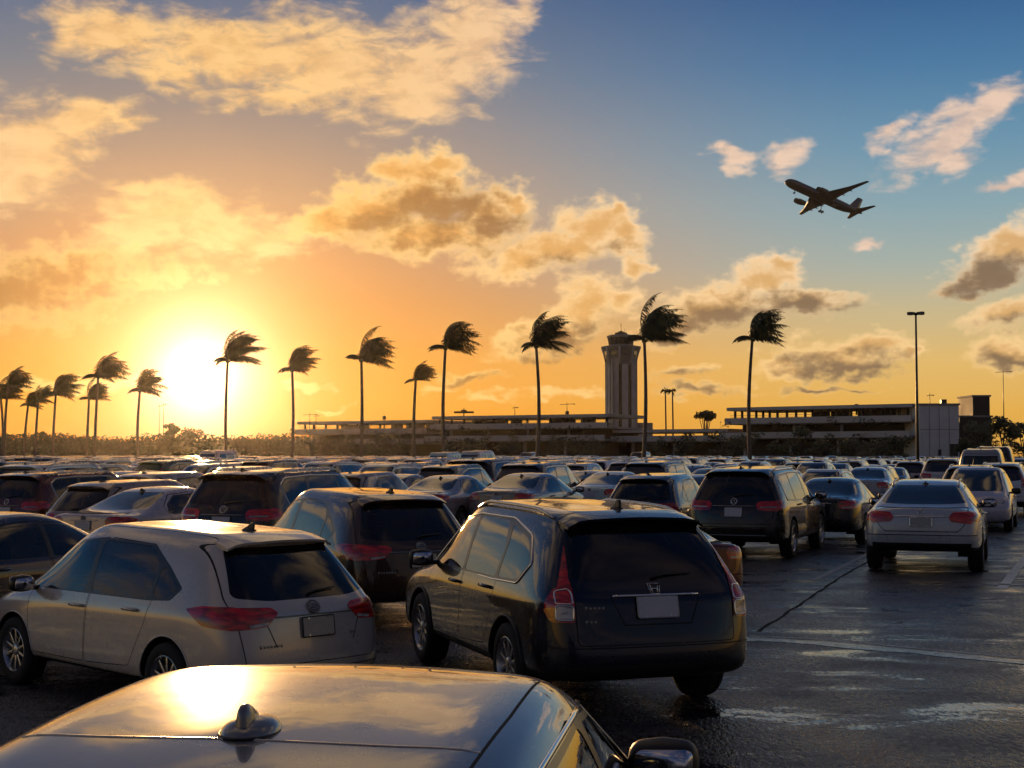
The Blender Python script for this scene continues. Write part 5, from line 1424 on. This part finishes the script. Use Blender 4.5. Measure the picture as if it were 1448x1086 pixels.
near = build_car(NEAR, "parked_car", True)
car(near, (.17, .175, .19), "silver car closest to the viewer, only its roof with a shark-fin antenna showing", 9.3, 3.05, 284, (0, -1.05), sc=1.0)
near.scale = (1, 1, .958)
def fin_antenna(parent, y, z):
    b = bmesh.new(); rings = []
    for k in range(9):
        t = k / 8; zz = .052 * sin(t * pi / 2); rr = cos(t * pi / 2) * .97 + .03
        rings.append([b.verts.new((.085 * rr * cos(a), .13 * rr * sin(a) * (1.15 if sin(a) > 0 else .9) + .02 * t, zz)) for a in [2 * pi * j / 28 for j in range(28)]])
    for A, B in zip(rings, rings[1:]):
        for j in range(28): b.faces.new((A[j], A[(j + 1) % 28], B[(j + 1) % 28], B[j]))
    b.faces.new(rings[-1])
    o = obj("antenna", fix(b), "fin_paint", parent); o.location = (0, y, z)
    b = bmesh.new(); secs = []
    for z0, y0, y1, w in ((.03, -.085, .10, .022), (.06, -.083, .055, .018), (.085, -.08, .01, .014), (.098, -.072, -.02, .010), (.102, -.062, -.038, .006)):
        m = (y0 + y1) / 2; secs.append([b.verts.new(p) for p in ((0, y1, z0), (w * .8, m + (y1 - m) * .5, z0), (w, m, z0), (w * .9, y0 + .006, z0), (0, y0, z0), (-w * .9, y0 + .006, z0), (-w, m, z0), (-w * .8, m + (y1 - m) * .5, z0))])
    for A, B in zip(secs, secs[1:]):
        for j in range(8): b.faces.new((A[j], A[(j + 1) % 8], B[(j + 1) % 8], B[j]))
    b.faces.new(secs[-1])
    f = obj("fin", fix(b), "fin_paint", o); o.scale = (.8, .8, .74)
    b = bmesh.new(); tube(b, [(.0865 * cos(a), .131 * sin(a) * (1.15 if sin(a) > 0 else .9), .002) for a in [2 * pi * j / 28 for j in range(28)]], .005, 6, closed=True)
    obj("gasket", fix(b), "black_trim", o)
simple("fin_paint", (.20, .20, .205), .3, .35, .8)
fin_antenna(near, -.72, 1.495)
def roof_z(o, x, y):
    for c in o.children:
        if c.name.startswith("body"):
            b = BVHTree.FromPolygons([v.co for v in c.data.vertices], [tuple(p.vertices) for p in c.data.polygons])
            h = b.ray_cast(Vector((x, y, 3)), Vector((0, 0, -1)))
            return h[0].z if h[0] else 1.5
for c in near.children:
    if c.name.startswith("antenna"): c.location.z = roof_z(near, 0, -.72) - .004
# seam across the back of the roof, its highlight drawn as bright metal
b = bmesh.new(); pts = []
for k in range(25):
    x = -.556 + 1.112 * k / 24; y = -.80 + .05 * (x / .60) ** 2; pts.append((x, y, roof_z(near, x, y) + .0005))
tube(b, pts, .0028, 6); obj("roof_seam_glint", fix(b), "alloy", near)

# ------------------------------------------------------------------ single-mesh cars for the crowd further back
def joined(root, name):
    """one mesh out of a car and its parts, glass turned opaque"""
    b = bmesh.new(); slots = []
    def walk(o, M):
        if o.type == "MESH" and not o.name.startswith(("cabin", "front_seat", "rear_seat", "dashboard", "steering", "arch_lip", "badge", "rear_wiper", "plate_frame", "mirror_glass")):
            me = o.data; n0 = len(b.verts); f0 = len(b.faces)
            t = bmesh.new(); t.from_mesh(me); t.transform(M)
            m2 = bpy.data.meshes.new("t"); t.to_mesh(m2); t.free(); b.from_mesh(m2); bpy.data.meshes.remove(m2)
            b.faces.ensure_lookup_table()
            for i in range(f0, len(b.faces)):
                mn = me.materials[b.faces[i].material_index].name
                mn = {"window_glass": "far_glass", "tinted_glass": "far_glass", "cabin_cloth": "black_trim"}.get(mn, mn)
                if mn not in slots: slots.append(mn)
                b.faces[i].material_index = slots.index(mn)
        for c in o.children: walk(c, M @ c.matrix_basis)
    walk(root, Matrix.Identity(4))
    bmesh.ops.remove_doubles(b, verts=b.verts[:], dist=.0012)
    me = bpy.data.meshes.new(name); b.to_mesh(me); b.free()
    for s in slots: me.materials.append(MATS[s])
    me.polygons.foreach_set("use_smooth", [True] * len(me.polygons))
    me.set_sharp_from_angle(angle=R(40))
    return me
PICK = dict(crv=joined(crv, "far_suv"), suv=joined(suv, "far_large_suv"), sedan=joined(sedan, "far_sedan"), hatch=joined(hatch, "far_hatchback"), van=joined(van, "far_van"), lift=joined(lift, "far_liftback"))
FLEET = [("sedan", 30), ("hatch", 22), ("crv", 20), ("suv", 13), ("lift", 12), ("van", .7)]
PALETTE = [(WHITE, 34, "white"), (SILVER, 26, "silver"), (GREY, 12, "grey"), (DGREY, 10, "dark grey"), (BLACK, 14, "black"), (RED, 5, "red"), (BLUE, 5, "blue"), (TAN, 3, "tan"), (NAVY, 4, "navy blue"), (BROWN, 2, "brown")]
KINDS = dict(sedan="sedan", hatch="hatchback", crv="crossover", suv="SUV", lift="liftback", van="van")
HD = R(21.5); fx, fy = Vector((sin(HD), cos(HD), 0)), Vector((cos(HD), -sin(HD), 0))
rng = random.Random(12)
cells = []
for row in range(0, 60):
    blk_, k = divmod(row, 3)
    s = 22 + blk_ * (3 * 5.15 + 4.6) + k * 5.15
    for q in range(-90, 90):
        p = fx * s + fy * (q * 2.62 + (row % 3) * .2)
        p = p + Vector((rng.gauss(0, .12), rng.gauss(0, .16), 0))
        if p.y < 38 or p.y > 232: continue
        if abs(p.x) > p.y * .385 + 2.5: continue
        if any((p.x - a) ** 2 + (p.y - c) ** 2 < 3.1 ** 2 for a, c in TAKEN): continue
        u = CX + p.x / p.y * F
        if 1085 < u < 1330 and p.y < 46: continue
        if u > 1430 and p.y < 75: continue
        if any(abs(p.x - (pb - CX) / F * pd) < 1.7 and abs(p.y - pd) < 2.8 for pb, _a, _b, _c, pd, _d in PALMS): continue
        if abs(p.x - (1297 - CX) / F * 118) < 1.9 and abs(p.y - 118) < 2.8: continue
        if rng.random() < .06: continue
        cells.append(p)
cells.sort(key=lambda p: p.y)
def choose(lst):
    t = rng.uniform(0, sum(x[1] for x in lst))
    for x in lst:
        t -= x[1]
        if t <= 0: return x
    return lst[-1]
ZONES = [(72, "in the nearer packed rows"), (120, "in the middle rows"), (999, "in the far rows")]
def side_of(u):
    return "left of the sun's glare" if u < 200 else "below the sun's glare" if u < 420 else "before the left terminal wing" if u < 620 else "before the middle terminal wing" if u < 860 else "before the control tower" if u < 1034 else "before the right terminal wing" if u < 1300 else "before the white block"
for p in cells[:270]:
    kind = choose(FLEET)[0]; col, _, cn = choose(PALETTE)
    if kind == "van" and p.y < 95: kind = "sedan"
    o = bpy.data.objects.new("parked_van" if kind == "van" else "parked_car", PICK[kind]); COL.objects.link(o)
    o.location = p; o.rotation_euler = (0, 0, -HD + rng.gauss(0, .025) + (pi if rng.random() < .22 else 0))
    k = rng.uniform(.95, 1.04); o.scale = (k, k * rng.uniform(.96, 1.03), k * rng.uniform(.97, 1.05))
    o.color = tuple(min(.8, c * rng.uniform(.85, 1.15)) for c in col) + (1,)
    zn = [z for d, z in ZONES if p.y < d][0]; u = CX + p.x / p.y * F
    lab = "%s %s %s, %s" % (cn, KINDS[kind], zn, side_of(u))
    tag(o, lab, "van" if kind == "van" else "car", lab.replace(", ", " "))
# beyond those, the lot thins to glinting roofs: one mass
def low_car(kind, spec):
    b = cage(spec); me = bpy.data.meshes.new("low"); 
    bmesh.ops.subdivide_edges(b, edges=b.edges[:], cuts=1, use_grid_fill=True, smooth=.7)
    b.normal_update()
    for f in b.faces:
        c = f.calc_center_median(); n = f.normal
        glassy = c.z > spec["st"][3][8] + .03 and abs(n.z) < .8 and c.z < spec["st"][3][9] - .01
        f.material_index = 1 if glassy else 0
    for yy in spec["wheel"][1:3]:
        for s in (-1, 1): lathe(b, [(-.1, .01), (-.1, spec["wheel"][0]), (.1, spec["wheel"][0]), (.1, .01)], "x", 10, (s * .8, yy, spec["wheel"][0]), 2)
    b.to_mesh(me); b.free(); return me
LOW = {k: low_car(k, s) for k, s in (("sedan", SEDAN), ("hatch", MPV), ("crv", CUV), ("suv", SUV), ("lift", LIFT), ("van", VAN))}
simple("distant_white", WHITE, .3, .2, 1); simple("distant_silver", SILVER, .3, .5, 1); simple("distant_grey", DGREY, .3, .3, 1); simple("distant_black", BLACK, .3, 0, 1); simple("distant_red", RED, .3, 0, 1); simple("distant_blue", BLUE, .3, 0, 1)
slots = ["distant_white", "distant_silver", "distant_grey", "distant_black", "distant_red", "distant_blue", "far_glass", "tyre_rubber"]
mass = bmesh.new()
for p in cells[270:]:
    kind = choose(FLEET)[0]; ci = rng.choice([0, 0, 0, 1, 1, 2, 3, 3, 4, 5]); me = LOW[kind]
    f0 = len(mass.faces); v0 = len(mass.verts); mass.from_mesh(me); mass.verts.ensure_lookup_table(); mass.faces.ensure_lookup_table()
    M = Matrix.Translation(p) @ Matrix.Rotation(-HD + (pi if rng.random() < .25 else 0), 4, "Z")
    for i in range(v0, len(mass.verts)): mass.verts[i].co = M @ mass.verts[i].co
    for i in range(f0, len(mass.faces)):
        f = mass.faces[i]; f.material_index = {0: ci, 1: 6, 2: 7}[f.material_index]
if len(mass.verts): tag(obj("distant_cars", mass, slots), "far rows of tiny parked cars under the terminal", None, kind="stuff")

# ------------------------------------------------------------------ evening haze
m = bpy.data.materials.new("haze"); m.use_nodes = True
N = NT(m.node_tree); N.n.clear()
pv = N.node("ShaderNodeVolumePrincipled"); pv.inputs["Color"].default_value = (.96, .90, .82, 1); pv.inputs["Density"].default_value = .000028; pv.inputs["Anisotropy"].default_value = .90
out = N.node("ShaderNodeOutputMaterial"); N.l.new(pv.outputs[0], out.inputs["Volume"])
MATS["haze"] = m
b = bmesh.new(); box(b, (0, 355, 80), (860, 850, 162)); tag(obj("haze", b, "haze", smooth=False), "thin warm evening haze", None, kind="stuff")
print("CELLS", len(cells))
